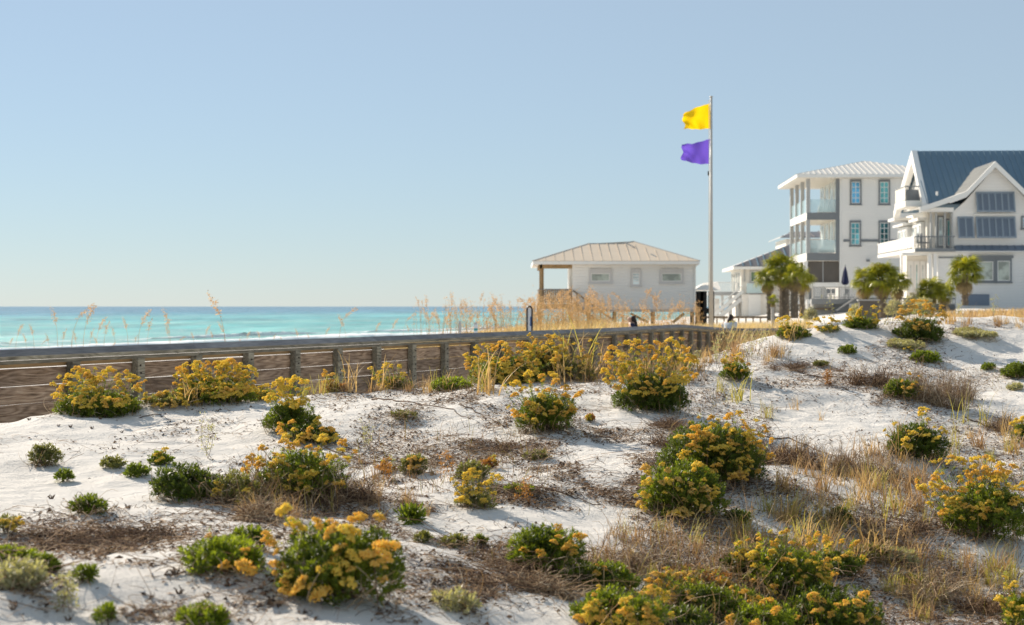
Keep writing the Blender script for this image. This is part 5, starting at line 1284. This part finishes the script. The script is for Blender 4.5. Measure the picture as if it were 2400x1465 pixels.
# porch slabs, beams and ceilings
def porch_slab(zt, zb, nm='balcony_slab'):
    MB().box(xp, -.02, .0, .12, zb, zt).build(nm, GREY, h.root)
    MB().box(xp, xp+.12, .12, Dp, zb, zt).build('side_fascia', TRIM, h.root)
    MB().box(xp+.12, -.02, .12, Dp, zb+.08, zt-.05).build('porch_ceiling', WARM, h.root)
porch_slab(zTop-.02, h.z(418)); porch_slab(zS1, h.z(515)); porch_slab(zS2, h.z(611))
for zt, zb in ((h.z(418), zS1), (h.z(515), zS2)):
    for y0 in (0, 3.15, 6.3, 9.45):
        MB().box(xp-.03, xp+.25, y0-.02, y0+.26, zb, zt).build('column', LGREY, h.root)
    MB().box(-.28, -.02, -.03, .2, zb, zt).build('column', GREY, h.root)
    MB().box(xp+.25, -.28, .05, .08, zb+.02, zb+1.0).build('glass_railing', BGL, h.root)
    for k in range(3): MB().box(xp+.06, xp+.09, .3+3.15*k, 3.1+3.15*k, zb+.02, zb+1.05).build('glass_railing', BGL, h.root)
    for k in range(4):
        h.sidewin(-.0, .5+2.35*k, 2.4+2.35*k, zb+.05, zb+2.6, 2, 1, TRIM, G_WHITE, 'patio_door')
        MB().box(-.04,-.0,.5+2.35*k-.3,.5+2.35*k-.02,zb+.02,zb+2.75).build('pilaster', TRIM, h.root)
h.box('screen_wall', 1894,1967, 612,662, .25,.3, SCREEN); h.box('screen_frame', 1928,1930, 612,662, .2,.245, LGREY); h.box('knee_wall', 1893,1966, 663,673, .05,.25, TRIM)
h.box('corner_pier', 1884,1893, 612,680, .0,.3, TRIM)
for (a,b,t,bt,g) in ((1992,2019,421,479,G_BLUE),(2059,2086,421,479,G_TEAL),(1991,2018,517,576,G_MIX),(2059,2086,517,576,G_DARK)):
    h.window(a,b,t,bt,-.01,2,4,GREY,g,.11,.06)
m = MB(); h.box('', 1977,1991,561,567,-.05,-.005,None,mb=m); h.box('', 2018.6,2058.5,561,567,-.05,-.005,None,mb=m); h.box('', 2086.5,2160,561,567,-.05,-.005,None,mb=m); m.build('belt_course', GREY, h.root)
h.box('corner_board', 1968,1972, 412,672, -.04,-.004, TRIM)
h.box('wall_lamp', 2032,2039, 608,613, -.25,-.02, GREY)
# furniture on the balconies
OR = simple("teak", (.38,.22,.10), .7, .2, 5)
for lb, (a,b,t,bt), z_, cush in (('teak sofa with pale cushions on the middle balcony',(1899,1915,572,592),0,1),('teak chairs and round pillows on the middle balcony',(1922,1955,580,592),0,1),('low white cushioned seats on the top balcony',(1919,1957,486,497),1,0)):
    f = House('patio_sofa', a, 118.7, 0, lb, 'sofa'); f.zb = 0
    mt = OR if cush else TRIM
    f.box('seat_base', a, b, (t+bt)/2, bt, 0,.7, mt); f.box('seat_back', a, b, t, (t+bt)/2, .55,.7, mt)
    for k in range(2): f.box('armrest', a-1+k*(b-a), a+1+k*(b-a), t+5, bt, -.03,.55, mt)
    for k in range(int((b-a)/8)): 
        o = MB().tube([(f.x(a+4+8*k),.1,f.z((t+bt)/2)),(f.x(a+4+8*k),.12,f.z((t+bt)/2)+.28)], .18,.14,8).build('cushion', TRIM, f.root)

# --- deck with railing, stairs, umbrella, chairs before that house -------------
h = House('sun_deck', 1905, 106, -1.3, 'raised grey sun deck with baluster railing and a stair, before the three storey house', 'deck', -.02)
zd = h.z(700)
MB().box(h.x(1905), h.x(2032), 0, 8, h.z(712), zd).build('deck_floor', GREY, h.root)
h.box('fascia_board', 1903,1990, 700,713, -.06,-.004, GREY)
MB().box(h.x(1905), h.x(2032), 0, .06, h.z(672)-.07, h.z(672)).build('handrail', LGREY, h.root)
MB().box(h.x(1905), h.x(2032), .01, .05, zd+.06, zd+.12).build('bottom_rail', GREY, h.root)
x0, x1 = h.x(1905), h.x(2032)
for i in range(34): x = x0+(x1-x0)*i/34; MB().box(x,x+.03,.015,.045,zd+.12,h.z(672)-.07).build('baluster', GREY, h.root)
for p in (1905,1928,1966,2008): h.box('rail_post', p,p+3,671,700,-.02,.1, LGREY)
for i, p in enumerate((1878,1886,1895)):
    h.box('side_panel', p,p+7,676,702,.2+.4*i,.3+.4*i, LGREY if i % 2 else GREY)
h.box('deck_wall', 1885,1955, 713,765, .5,.6, LGREY); h.box('lower_wall', 1955,1990, 713,765, .3,.4, GREY)
h.box('bench_wall', 1912,1948, 722,726, .2,.45, SKIRT)
for p in (1879,1890,1901): h.box('deck_column', p,p+5,702,765,.1,.3, TRIM)
MB().bar(h.pt(2032,678,-.5), h.pt(1960,728,-.5), .07,.10).bar(h.pt(2032,712,-.5), h.pt(1958,768,-.5), .07,.3).build('stair_rail', LGREY, h.root)
for i in range(22):
    t = i/21; a = h.pt(2030-70*t, 680+47*t, -.5); MB().box(a[0],a[0]+.03,-.52,-.49,a[2]-.95,a[2]).build('stair_baluster', GREY, h.root)
for i in range(10):
    t = i/9; a = h.pt(2030-66*t, 704+50*t, -.4); MB().box(a[0]-.15,a[0]+.15,-.45,.6,a[2]-.04,a[2]).build('stair_tread', GREY, h.root)
u = House('patio_umbrella', 1981, 109, -1.2, 'closed navy blue patio umbrella on the sun deck', 'umbrella')
NAVY = simple("navy_cloth", (.012,.018,.07), .7, .2, 5)
zt, zb = u.z(625), u.z(668)
prof = [(.03,zt),(.07,zt-.12),(.13,zt-.35),(.19,zt-.75),(.25,zt-1.1),(.13,zb)]
m = MB(); N_ = 14
for r_, z_ in prof:
    for k in range(N_): a = 2*math.pi*k/N_; q = r_*(1 if k % 2 else .72)*1.1; m.v.append((q*math.cos(a), q*math.sin(a), z_+(0 if k%2 else .03)))
for i in range(len(prof)-1):
    for k in range(N_): m.f.append((i*N_+k, (i+1)*N_+k, (i+1)*N_+(k+1)%N_, i*N_+(k+1)%N_))
m.build('folded_cloth', NAVY, u.root); MB().tube([(0,0,u.z(700)),(0,0,zt+.08)], .03,.03,8).build('pole', GREY, u.root); MB().tube([(0,0,zt+.08),(0,0,zt+.16)], .04,.02,8).build('finial', GREY, u.root)
for (p, lb) in ((1942,'dark slatted chair on the sun deck, left of the umbrella'),(1953,'second dark chair on the sun deck, beside the left one'),(1985,'dark chair under the closed umbrella')):
    c = House('patio_chair', p, 108, 0, lb, 'chair'); c.zb = 0
    c.box('seat', p-5,p+5, 689,691, 0,.5, GREY)
    c.box('backrest', p-5,p+5, 677,688, .45,.5, GREY)
    for (a, y) in ((p-5,0),(p+4,0),(p-5,.45),(p+4,.45)): c.box('leg', a,a+1,691,700,y,y+.04, GREY, yr=0)

# --- blue roofed house at the right edge --------------------------------------
h = House('blue_roofed_house', 2233, 95, -.7, 'big white gabled house with steep blue metal roof and blue shutters, right edge')
P_ = h.pt
# front cross gable wall
m = MB(); out = [(2233,582),(2233,497),(2262,472),(2332,392),(2402,462),(2470,530),(2470,582)]
m.poly([h.pt(a,b,0) for a,b in out], (0,.25,0)); m.build('gable_wall', WHITE, h.root)
h.box('lower_wall', 2198,2470, 588,728, .0, 9.5, WHITE)
MB().box(h.x(2233),h.x(2470),.26,9.5,h.z(587.5),h.z(497)).build('upper_wall', WHITE, h.root)
# blue skirt roof band between the storeys
a0,a1,b1,b0 = h.pt(2236,586,-.55), h.pt(2470,586,-.55), h.pt(2470,575,-.02), h.pt(2239,575,-.02)
roof_face(h.root, [a0,a1,b1,b0], SHUT, 'skirt_roof', seam=.45)
MB().box(a0[0],a1[0],-.57,-.03,a0[2]-.12,a0[2]-.065).build('skirt_fascia', TRIM, h.root)
# cross gable roof: left slope (beige in the sun), right slope
rid0 = h.pt(2332,378,-.5); rid1 = h.pt(2289,394,5.2)
lo0 = h.pt(2264,449,-.5)
dR = (rid1[0]-rid0[0], rid1[1]-rid0[1], rid1[2]-rid0[2])
rid1 = (rid0[0], 6.5, rid0[2])
sl = [rid0, lo0, (lo0[0], 3.0, lo0[2]), rid1]
roof_face(h.root, sl, METALW, 'dormer_slope', seam=.45, eave=(1,2))
loR = (2*rid0[0]-lo0[0], -.5, lo0[2]); loR2 = h.pt(2470,512,-.5)
roof_face(h.root, [rid0, rid1, (loR2[0],2.5,loR2[2]), loR2], METALW, 'dormer_slope')
# rakes (white boards) and the flared lower left eave
fl1 = h.pt(2226,463,-.5); fl2 = h.pt(2155,486,-.5)
m = MB(); off = -.52
for p, q in ((rid0, lo0), (lo0, fl1), (fl1, fl2), (rid0, loR2)):
    m.bar((p[0], off, p[2]-.16), (q[0], off, q[2]-.16), .05, .34, (0,-1,0.001))
m = MB()
def rake(p, q, hgt=.36, y0=-.62, y1=-.5):
    m.poly([(p[0],y0,p[2]),(q[0],y0,q[2]),(q[0],y0,q[2]-hgt),(p[0],y0,p[2]-hgt)], (0,y1-y0,0))
rake(rid0, lo0); rake(lo0, fl1); rake(fl1, fl2, .3); rake(rid0, loR2); m.build('rake_boards', TRIM, h.root)
roof_face(h.root, [lo0, fl1, (fl1[0],3.2,fl1[2]), (lo0[0],3.0,lo0[2])], METALW, 'flared_eave'); roof_face(h.root, [fl1, fl2, (fl2[0],2.0,fl2[2]), (fl1[0],3.2,fl1[2])], METALW, 'flared_eave')
MB().poly([(fl2[0],-.5,fl2[2]-.31),(fl1[0],-.5,fl1[2]-.31),(lo0[0],-.5,lo0[2]-.37),(lo0[0],1.8,lo0[2]-.37),(fl1[0],1.8,fl1[2]-.31),(fl2[0],1.8,fl2[2]-.31)]).build('eave_soffit', WARM, h.root)
MB().box(h.x(2160),h.x(2233),-.3,.2,h.z(497),h.z(487)).build('porch_header', WHITE, h.root)
# main steep roof: front and back slopes and the open left gable
r0_ = h.pt(2143,354,6.2); r1_ = (h.x(2520,6.2), 6.2, r0_[2]); f0 = h.pt(2169,477,1.6); f1 = (r1_[0], 1.6, f0[2])
roof_face(h.root, [f0, f1, r1_, r0_], BLUER, 'main_roof', seam=.38, sw=.045)
bk0 = (f0[0]+.0, 10.8, f0[2]); roof_face(h.root, [bk0, (r1_[0],10.8,f0[2]), r1_, r0_], BLUER, 'main_roof')
def grake(p, q):
    return MB().poly([(p[0]-.18,p[1],p[2]+.05),(q[0]-.18,q[1],q[2]+.05),(q[0]-.18,q[1]-(.45 if q[1] < 6 else -.45)*0,q[2]-.45),(p[0]-.18,p[1],p[2]-.75)], (.35,0,0))
grake(r0_, f0).build('gable_rake', TRIM, h.root); grake(r0_, bk0).build('gable_rake', TRIM, h.root)
MB().poly([(r0_[0]+.4,r0_[1],r0_[2]-.6),(f0[0]+.4,f0[1]+.3,f0[2]),(bk0[0]+.4,bk0[1]-.3,bk0[2])], (.2,0,0)).build('gable_infill', TRIM, h.root)
MB().tube([h.pt(2196,458,1.4),h.pt(2196,449,1.4)], .07,.07,8).build('roof_vent', TRIM, h.root)
# upper balcony in the gable
xa, xb = h.x(2122,2.2), h.x(2156,2.2)
zu0, zu1 = h.z(484,2.2,2140), h.z(470,2.2,2140)
MB().box(xa, xb+1.2, 2.2, 5.6, zu0, zu1).build('upper_balcony_floor', TRIM, h.root)
MB().box(xa-.0, xb, 2.2, 2.26, zu1+.85, zu1+.92).box(xa,xa+.06,2.26,5.6,zu1+.85,zu1+.92).build('upper_handrail', GREY, h.root)
for i in range(9): x = xa+(xb-xa)*i/9; MB().box(x,x+.03,2.21,2.24,zu1,zu1+.85).build('baluster', GREY, h.root)
for i in range(4): y = 2.3+.8*i; MB().box(xa+.01,xa+.04,y,y+.7,zu1+.05,zu1+.84).build('railing_panel', WARM, h.root)
MB().box(xb-.6,xb+.3,3.2,3.6,zu1+.02,zu1+.75).build('planter', GREY, h.root)
# left wing: sunlit side wall and its windows, set back from the front
xs = h.x(2180)
MB().box(xs, h.x(2233)-.02, .9, 7.2, h.z(587), h.z(492)).build('wing_wall', WARM, h.root)
MB().box(xs-.55, xs-.01, 4.2, 7.0, h.z(587), h.z(522)).build('side_bay', TRIM, h.root)
MB().box(xs-.25, xs-.01, 1.5, 4.1, h.z(587), h.z(517)).build('side_bay', TRIM, h.root)
MB().box(xs-.85, xs+.1, 4.0, 7.3, h.z(520), h.z(515)).box(xs-.5, xs+.1, 1.2, 3.99, h.z(514), h.z(508)).build('bay_roof', TRIM, h.root)
MB().box(xs-1.1, xs-.02, 5.5, 7.6, h.z(505), h.z(498)).build('rear_eave', TRIM, h.root)
zb_, zt_ = h.z(568), h.z(526)
for y0 in (1.7,2.9): h.sidewin(xs-.25, y0, y0+1.0, h.z(572), h.z(524), 1,2, TRIM, G_WHITE)
for y0 in (4.4,5.7): h.sidewin(xs-.55, y0, y0+1.1, h.z(572), h.z(530), 1,2, TRIM, G_WHITE)
h.window(2196,2213,506,578, .88, 1,1, GREY, G_WHITE, .08, name='glazed_door'); h.window(2216,2230,513,578, .88, 1,1, GREY, G_TEAL, .08, name='glazed_door')
for p in (2181,2193,2213.5,2230): h.box('porch_column', p,p+3.4, 492,585, -.12,.08, LGREY)
MB().box(h.x(2180),h.x(2233),-.12,.08,h.z(494),h.z(489)).build('porch_beam', LGREY, h.root)
# main balcony, wrapping round the left corner
xc = h.x(2144,-.6); zf = h.z(583); xl_ = xc
MB().box(xc, h.x(2233), -.6, 11.6, h.z(591), zf).build('balcony_floor', TRIM, h.root)
MB().box(xc+.02, h.x(2233), -.66, -.602, h.z(591), zf-.01).build('balcony_fascia', GREY, h.root)
MB().box(xc, h.x(2233), -.6, -.54, h.z(554)-.07, h.z(554)).build('handrail', GREY, h.root)
MB().box(xc-.02, xc+.05, -.53, 11.6, h.z(554)-.07, h.z(554)).build('handrail', TRIM, h.root)
x1 = h.x(2233)
for i in range(22): x = xc+(x1-xc)*i/22; MB().box(x,x+.03,-.59,-.56,zf,h.z(554)-.07).build('baluster', GREY, h.root)
for i in range(12): y = -.5+1.0*i; MB().box(xc+.0,xc+.04,y+.04,y+.92,zf+.08,h.z(554)-.08).build('railing_panel', WARM, h.root)
for p in (2153,2161):
    MB().box(h.x(p),h.x(p)+.5,0.2,.7,zf+.35,zf+.42).box(h.x(p),h.x(p)+.06,.2,.7,zf+.42,zf+.95).box(h.x(p),h.x(p)+.04,.2,.24,zf,zf+.35).box(h.x(p)+.44,h.x(p)+.48,.66,.7,zf,zf+.35).build('balcony_chair', GREY, h.root)
# shutters
def shutter(a,b,t,bt,cols, tilt=.28):
    x0,x1 = h.x(a),h.x(b); z0,z1 = h.z(bt),h.z(t); y_ = lambda z: -.06-tilt*(z1-z)
    fr = MB()
    def q(xa,xb,za,zb,th=.05,mb=fr,dy=0): mb.poly([(xa,y_(za)+dy,za),(xb,y_(za)+dy,za),(xb,y_(zb)+dy,zb),(xa,y_(zb)+dy,zb)], (0,th,0))
    q(x0,x1,z0,z0+.09); q(x0,x1,z1-.09,z1)
    w = (x1-x0)/cols
    for i in range(cols+1): c = min(max(x0+w*i, x0+.05), x1-.05); q(c-.045,c+.045,z0+.09,z1-.09)
    s_ = fr.build('shutter', SHUTF, h.root)
    n = int((z1-z0-.18)/.11)
    for i in range(cols):
        lv = MB()
        for k in range(n):
            za = z0+.1+(z1-z0-.2)*k/n; q(x0+w*i+.05,x0+w*(i+1)-.05,za,za+.075,.02,lv,.012+.0*k)
        q(x0+w*i+.05,x0+w*(i+1)-.05,z0+.1,z1-.1,.004,lv,.04)
        lv.build('louvres', SHUT, s_)
    MB().bar((x0+.1,-.0,z0+.2),(x0+.1,y_(z0)+.06,z0+.05),.03).bar((x1-.1,-.0,z0+.2),(x1-.1,y_(z0)+.06,z0+.05),.03).build('stay', GREY, s_)
shutter(2286,2377,450,498,6); shutter(2286,2379,508,559,6); shutter(2243,2281,508,559,2)
MB().box(h.x(2282),h.x(2382),-.12,-.01,h.z(505),h.z(501)).build('sill', TRIM, h.root)
h.window(2393,2420,506,536,-.01,2,2,GREY,G_BLUE,.1)
h.window(2283,2333,603,661,-.01,1,1,GREY,G_PALE,.14,.12); h.window(2333.5,2371,603,661,-.01,1,1,GREY,G_PALE,.10,.12)
MB().box(h.x(2270),h.x(2374),-.16,-.004,h.z(605),h.z(599)).build('window_hood', GREY, h.root)
h.box('belt_course', 2200,2256,602,605,-.05,-.004,GREY)
h.box('garage_panel', 2262,2319,690,716,-.08,-.004,SHUT)
# glazed ground floor under the balcony
MB().box(h.x(2125,2.5), h.x(2198)-.02, 2.5, 4.5, -.1, h.z(596)).build('ground_bay', WARM, h.root)
for i in range(5):
    a = 2128+14*i; h.window(a,a+13,612,682,2.49,1,3,TRIM,G_TEAL if i%2 else G_WHITE,.1,.1,name='glazed_door')
for (a,b,y) in ((2176,2183,-.4),(2188,2196,-.4),(2112,2116,2.2)): h.box('porch_column', a,b,592,700,y,y+.3, TRIM)
h.box('porch_beam', 2115,2199,592,598,-.3,-.1, TRIM)

# --- grey fence and pale shrubs at the foot of the right hand houses -----------
h = House('yard_fence', 2100, 88, -1.2, 'dark grey baluster fence behind the low palms', 'fence', .0)
h.box('top_rail', 2035,2240, 698,702, 0,.1, GREY); h.box('backing_wall', 2035,2240, 712,750, .15,.25, GREY)
for p in range(2038,2240,5): h.box('baluster', p,p+1.6,702,745,.02,.08, GREY)
h = House('storage_box', 2120, 80, -1.0, 'dark brown timber wall below the low palms', 'wall', .0)
h.box('timber_wall', 2015,2060,705,752,0,.3, SCREEN); h.box('wall_cap', 2012,2063,702,705,-.05,.35, LGREY)

# ------------------------------------------------------------------ palms
PALM = leafmat("palm_leaf", (.045,.08,.012), (.33,.37,.045), .5, .35, tcol=(1.7,1.4,.5), nscale=1.5, third=(.30,.24,.06))
PALMD = leafmat("palm_dead", (.22,.16,.09), (.42,.33,.20), .3, .7)
TRUNK = simple("palm_trunk", (.17,.135,.10), .9, .45, 9, .8, 14)
BOOT = simple("palm_boot", (.27,.22,.16), .9, .3, 12)
def frond_mesh(seed, mat, droop=1.0):
    r_ = np.random.default_rng(seed); V = []; Q = []
    st = .55
    for i in range(4):   # stalk
        x = st*i/3; V += [(x,-.012,.05*math.sin(i)),(x,.012,.05*math.sin(i)),(x,0,.02+.05*math.sin(i))]
    for i in range(3):
        b = i*3; Q += [(b,b+1,b+4,b+3),(b+1,b+2,b+5,b+4),(b+2,b,b+3,b+5)]
    n = 24
    for k in range(n):
        a = (k/(n-1)-.5)*3.6; L = .62*(1-.25*abs(a)/1.8)*r_.uniform(.85,1.1); w = .05
        c = np.array([math.cos(a), math.sin(a), 0]); s = np.array([-math.sin(a), math.cos(a), 0])*w*.5
        o = np.array([st,0,.02]); fold = .04*(1 if k % 2 else -1)
        m = o+c*L*.5+np.array([0,0,.07-.06*droop+fold]); t1 = o+c*L*.8+np.array([0,0,-.06*droop]); t = o+c*L+np.array([r_.normal(0,.02),r_.normal(0,.02),-.36*droop*r_.uniform(.6,1.5)])
        b = len(V); V += [tuple(o), tuple(m+s), tuple(m-s), tuple(t1+s*.8), tuple(t1-s*.8), tuple(t)]
        Q += [(b,b+1,b+2,b+2),(b+1,b+3,b+4,b+2),(b+3,b+5,b+4,b+4)]
    me = bpy.data.meshes.new('frond'); me.from_pydata([tuple(v) for v in V], [], [tuple(dict.fromkeys(q)) for q in Q]); me.materials.append(mat); me.update(); return me
FR = [frond_mesh(i, PALM, .6+.3*i) for i in range(4)]; FD = [frond_mesh(20+i, PALMD, 1.5) for i in range(2)]
def palm(px, base, top, Y, crown, tr, label, nf=30, dead=12, lean=0.0, name='palm_tree', zb=None):
    """top: crown centre row; crown: crown radius in px; tr: trunk width in px"""
    g = W3(px, base, Y); H = (base-top)*Y/F; r = crown*1.22*Y/F; nf = int(nf*1.15); t = tr*Y/F*.5
    root = empty(name, tuple(g)); tag(root, label, 'palm', 'cabbage palms before the houses')
    m = MB(); pts = [(lean*H*(i/6)**1.5, 0, H*i/6) for i in range(7)]; m.tube(pts, t*1.15, t*.9, 10); m.build('trunk', TRUNK, root)
    bt = MB()
    for i in range(int(H/.07)):
        a = i*2.4; z = .07*i+.05; c = pts[min(6,int(z/H*6))][0]
        bt.bar((c+t*.85*math.cos(a), t*.85*math.sin(a), z), (c+t*1.45*math.cos(a), t*1.45*math.sin(a), z+.16), .07, .03)
    if bt.v: tag(bt.build('leaf_boots', BOOT, root), kind='stuff')
    c = Vector((pts[-1][0], 0, H))
    for i in range(nf+dead):
        dd = i >= nf
        a = i*2.4+R.uniform(-.3,.3); el = (R.uniform(-.5,1.3) if not dd else R.uniform(-1.25,-.7)); s = r/1.12*R.uniform(.8,1.12)*(.8 if dd else 1)
        link('dead_frond' if dd else 'frond', (FD[i%2] if dd else FR[i%4]), root, tuple(c+Vector((0,0,-.1*dd))), (0, -el, a), (s,s,s))
    return root
palm(1838,748,632,92,42,22,'tallest palm of the cluster beside the sun deck, bright green crown over a thick trunk')
palm(1862,746,650,90,30,16,'second thick trunked palm, close behind the tallest one', nf=20)
palm(1804,752,655,91,30,11,'left palm of the cluster, leaning in front of the cream house', nf=24, lean=-.04)
palm(1880,746,655,94,30,11,'right palm of the cluster, in front of the taupe porch screen', nf=22)
palm(1812,752,705,88,14,8,'small young palm at the foot of the left cluster palm', nf=12, dead=3)
palm(2028,742,662,84,34,14,'left half of the bushy low palm pair before the stairs', nf=28)
palm(2068,745,656,83,40,16,'largest bushy low palm, before the gap between the two big houses', nf=34)
palm(2105,742,668,85,30,12,'right bushy low palm near the glazed doors', nf=24)
palm(2180,745,684,82,32,12,'wide low palm left of the single trunked palm', nf=28)
palm(2212,740,686,83,26,10,'small low palm touching the single trunked palm', nf=22)
palm(2262,716,645,80,42,13,'single trunked palm standing before the blue roofed house', nf=34, dead=8)
# pale bushes between the palms
PB = leafmat("pale_bush", (.26,.25,.19), (.55,.52,.42), .3)
for (px, base, w, tp, Y, lb) in ((2010,745,40,715,82,'left of the bushy low palms'),(2095,735,36,705,80,'under the right bushy palm'),(2135,735,40,690,81,'between the bushy palms and the wide low palm'),(2165,735,50,700,80,'left of the wide low palm'),(1900,752,30,722,88,'at the foot of the sun deck'),(2160,712,60,684,84,'before the glazed doors')):
    g = W3(px, base, Y); r = w*.5*Y/F; hh = (base-tp)*Y/F
    n = 260; th = np.arccos(1-rng.random(n)); ph = rng.random(n)*6.283; q = .6+.4*rng.random(n)
    nn = np.stack([np.sin(th)*np.cos(ph), np.sin(th)*np.sin(ph), np.cos(th)],1); P = nn*q[:,None]*[r,r,hh]
    V, Fq = sprigs(P, unit(nn+[0,0,.4]+rng.normal(0,.3,nn.shape)), 6, .12, .05)
    tag(link('pale_bush', np_mesh('pale_bush', V, Fq, PB), None, tuple(g)), 'pale silvery bush '+lb, 'bush', 'pale silvery bushes among the palms')

# ------------------------------------------------------------------ signs and posts on the walkway
BLACK = simple("black_frame", (.015,.015,.018), .5); PBLUE = simple("poster_blue", (.05,.12,.30), .5, .1, 2); PWHITE = simple("poster_white", (.62,.64,.66), .5, .05, 2)
s = empty('arched_sign', tuple(W3(1241,800,44))); tag(s, 'black arched frame with a blue and white poster, left of the stilt house', 'sign')
hh = (800-718)*44/F; wv = 7*44/F
def arch(w, h0, yo, t):
    n = 12; pts = [(-w, yo, 0)] + [(-w*math.cos(math.pi*i/n), yo, h0-w*1.6+w*1.6*math.sin(math.pi*i/n)) for i in range(n+1)] + [(w, yo, 0)]
    return pts
MB().tube(arch(wv*.85, hh, 0, 0), .024, .024, 8).build('frame', BLACK, s)
MB().poly(arch(wv*.68, hh-.05, .01, 0), (0,.02,0)).build('poster', PWHITE, s)
MB().poly([(wv*.1,.005,hh*.45),(wv*.6,.005,hh*.42),(wv*.62,.005,hh*.72),(wv*.2,.005,hh*.70)], (0,.004,0)).build('poster_patch', PBLUE, s)
for (px, tp, w, lb) in ((1078,752,6,'short grey post behind the railing, left one of two'),(1115,755,9,'short post with a small white and teal label behind the railing, right one of two')):
    s = empty('marker_post', tuple(W3(px,812,40))); tag(s, lb, 'post'); H = (812-tp)*40/F; a = w*40/F*.5
    MB().box(-a*.7,a*.7,0,a*1.4,0,H).build('post_shaft', LGREY, s)
    MB().box(-a,a,-.01,-.002,H-.28,H-.06).build('label_plate', PWHITE if w > 6 else LGREY, s)
    if w > 6: MB().box(-a,a,-.014,-.0105,H-.22,H-.16).build('label_stripe', simple("teal", (.05,.3,.32)), s)

# ------------------------------------------------------------------ people on the path beyond the railing
SKIN = simple("skin", (.48,.30,.21), .5, .05, 10); HAIR = simple("dark_hair", (.018,.012,.01), .5, .3, 40)
NAVYS = simple("navy_shirt", (.02,.025,.06), .8, .1, 8); WSHIRT = simple("pale_blue_shirt", (.50,.58,.66), .8, .08, 8); JEAN = simple("jeans", (.06,.09,.16), .8, .1, 20)
def skinned(name, verts, edges, radii, mat, parent, sub=2):
    me = bpy.data.meshes.new(name); me.from_pydata(verts, edges, []); me.materials.append(mat); o = link(name, me, parent)
    sm = o.modifiers.new("skin", 'SKIN'); sm.use_smooth_shade = True
    for i, r_ in enumerate(radii):
        sv = me.skin_vertices[0].data[i]; sv.radius = (r_, r_) if not isinstance(r_, tuple) else r_; sv.use_root = (i == 0)
    ss = o.modifiers.new("sub", 'SUBSURF'); ss.levels = sub; ss.render_levels = sub
    return o
def person(px, head_top, Y, face, lean, label, shirt, hairlong):
    """face: heading (radians about z, 0 looks to -x); lean: forward lean of the trunk"""
    zt = W3(px, head_top, Y).z; X = W3(px, head_top, Y).x
    H = 1.66; drop = (1-math.cos(lean))*.75
    root = empty('person', (X+math.sin(lean)*.6*math.cos(face), Y, zt-H+drop), face); tag(root, label, 'person')
    L = lambda x, z: (x*math.cos(lean)-0-(z-.95)*math.sin(lean) if z > .95 else x, z if z <= .95 else .95+(z-.95)*math.cos(lean)-x*math.sin(lean)*-1)
    def v(x, y, z): a, c = L(x, z); return (a, y, c)
    V = [v(0,0,.95), v(0,0,1.15), v(0,0,1.36), v(-.01,0,1.45), v(-.03,0,1.52), v(-.02,0,1.60),
         v(0,.10,.90), v(.0,.11,.50), v(.02,.11,.09), v(-.10,.12,.04),
         v(0,-.10,.90), v(-.02,-.11,.50), v(.0,-.11,.09), v(-.12,-.12,.04),
         v(0,.19,1.36), v(.03,.23,1.10), v(-.06,.21,.88), v(-.10,.20,.80),
         v(0,-.19,1.36), v(.03,-.23,1.10), v(-.06,-.21,.88), v(-.10,-.20,.80)]
    E = [(0,1),(1,2),(2,3),(3,4),(4,5),(0,6),(6,7),(7,8),(8,9),(0,10),(10,11),(11,12),(12,13),(2,14),(14,15),(15,16),(16,17),(2,18),(18,19),(19,20),(20,21)]
    Rr = [.13,.11,.13,.05,.085,.09,.085,.055,.04,.035,.085,.055,.04,.035,.06,.042,.032,.03,.06,.042,.032,.03]
    skinned('body', V, E, Rr, SKIN, root)
    VS = [v(0,0,.93), v(0,0,1.15), v(0,0,1.36), v(0,.19,1.37), v(.03,.235,1.15), v(0,-.19,1.37), v(.03,-.235,1.15)]
    skinned('shirt', VS, [(0,1),(1,2),(2,3),(3,4),(2,5),(5,6)], [.165,.14,.15,.078,.062,.078,.062], shirt, root)
    VT = [v(0,0,.95), v(0,.10,.88), v(0,.11,.5), v(.02,.11,.12), v(0,-.10,.88), v(-.02,-.11,.5), v(0,-.11,.12)]
    skinned('trousers', VT, [(0,1),(1,2),(2,3),(0,4),(4,5),(5,6)], [.15,.11,.075,.065,.11,.075,.065], JEAN, root)
    hv = [v(.02,0,1.61), v(.04,0,1.55)] + [v(.085,0,1.45), v(.10,0,1.32), v(.12,0,1.20)][:hairlong]
    skinned('hair', hv, [(i,i+1) for i in range(len(hv)-1)], [.105,.10,.075,.07,.04][:len(hv)], HAIR, root)
    a = v(-.125,0,1.565); m = MB(); m.tube([a, v(-.145,0,1.545)], .012,.016,6); m.build('nose', SKIN, root)
    m = MB()
    for s_ in (-1,1): p = v(-.105,.035*s_,1.585); m.tube([p, (p[0]-.012,p[1],p[2])], .011,.008,6)
    m.build('eyes', BLACK, root)
    p = v(-.10,0,1.505); MB().box(p[0]-.012,p[0],-.022,.022,p[2]-.005,p[2]+.005).build('mouth', simple("lips", (.35,.12,.10)), root)
    m = MB()
    for s_ in (-1,1): p = v(-.01,.09*s_,1.56); m.tube([p, (p[0],p[1]+.015*s_,p[2]+.03)], .022,.016,6)
    m.build('ears', SKIN, root)
person(1479, 737, 43, 0.0, .12, 'person with long dark hair and a dark top walking left, head just above the railing', NAVYS, 3)
person(1716, 737, 50.5, -2.2, .42, 'person in a pale blue shirt bending forward behind the railing, right of the flagpole', WSHIRT, 2)
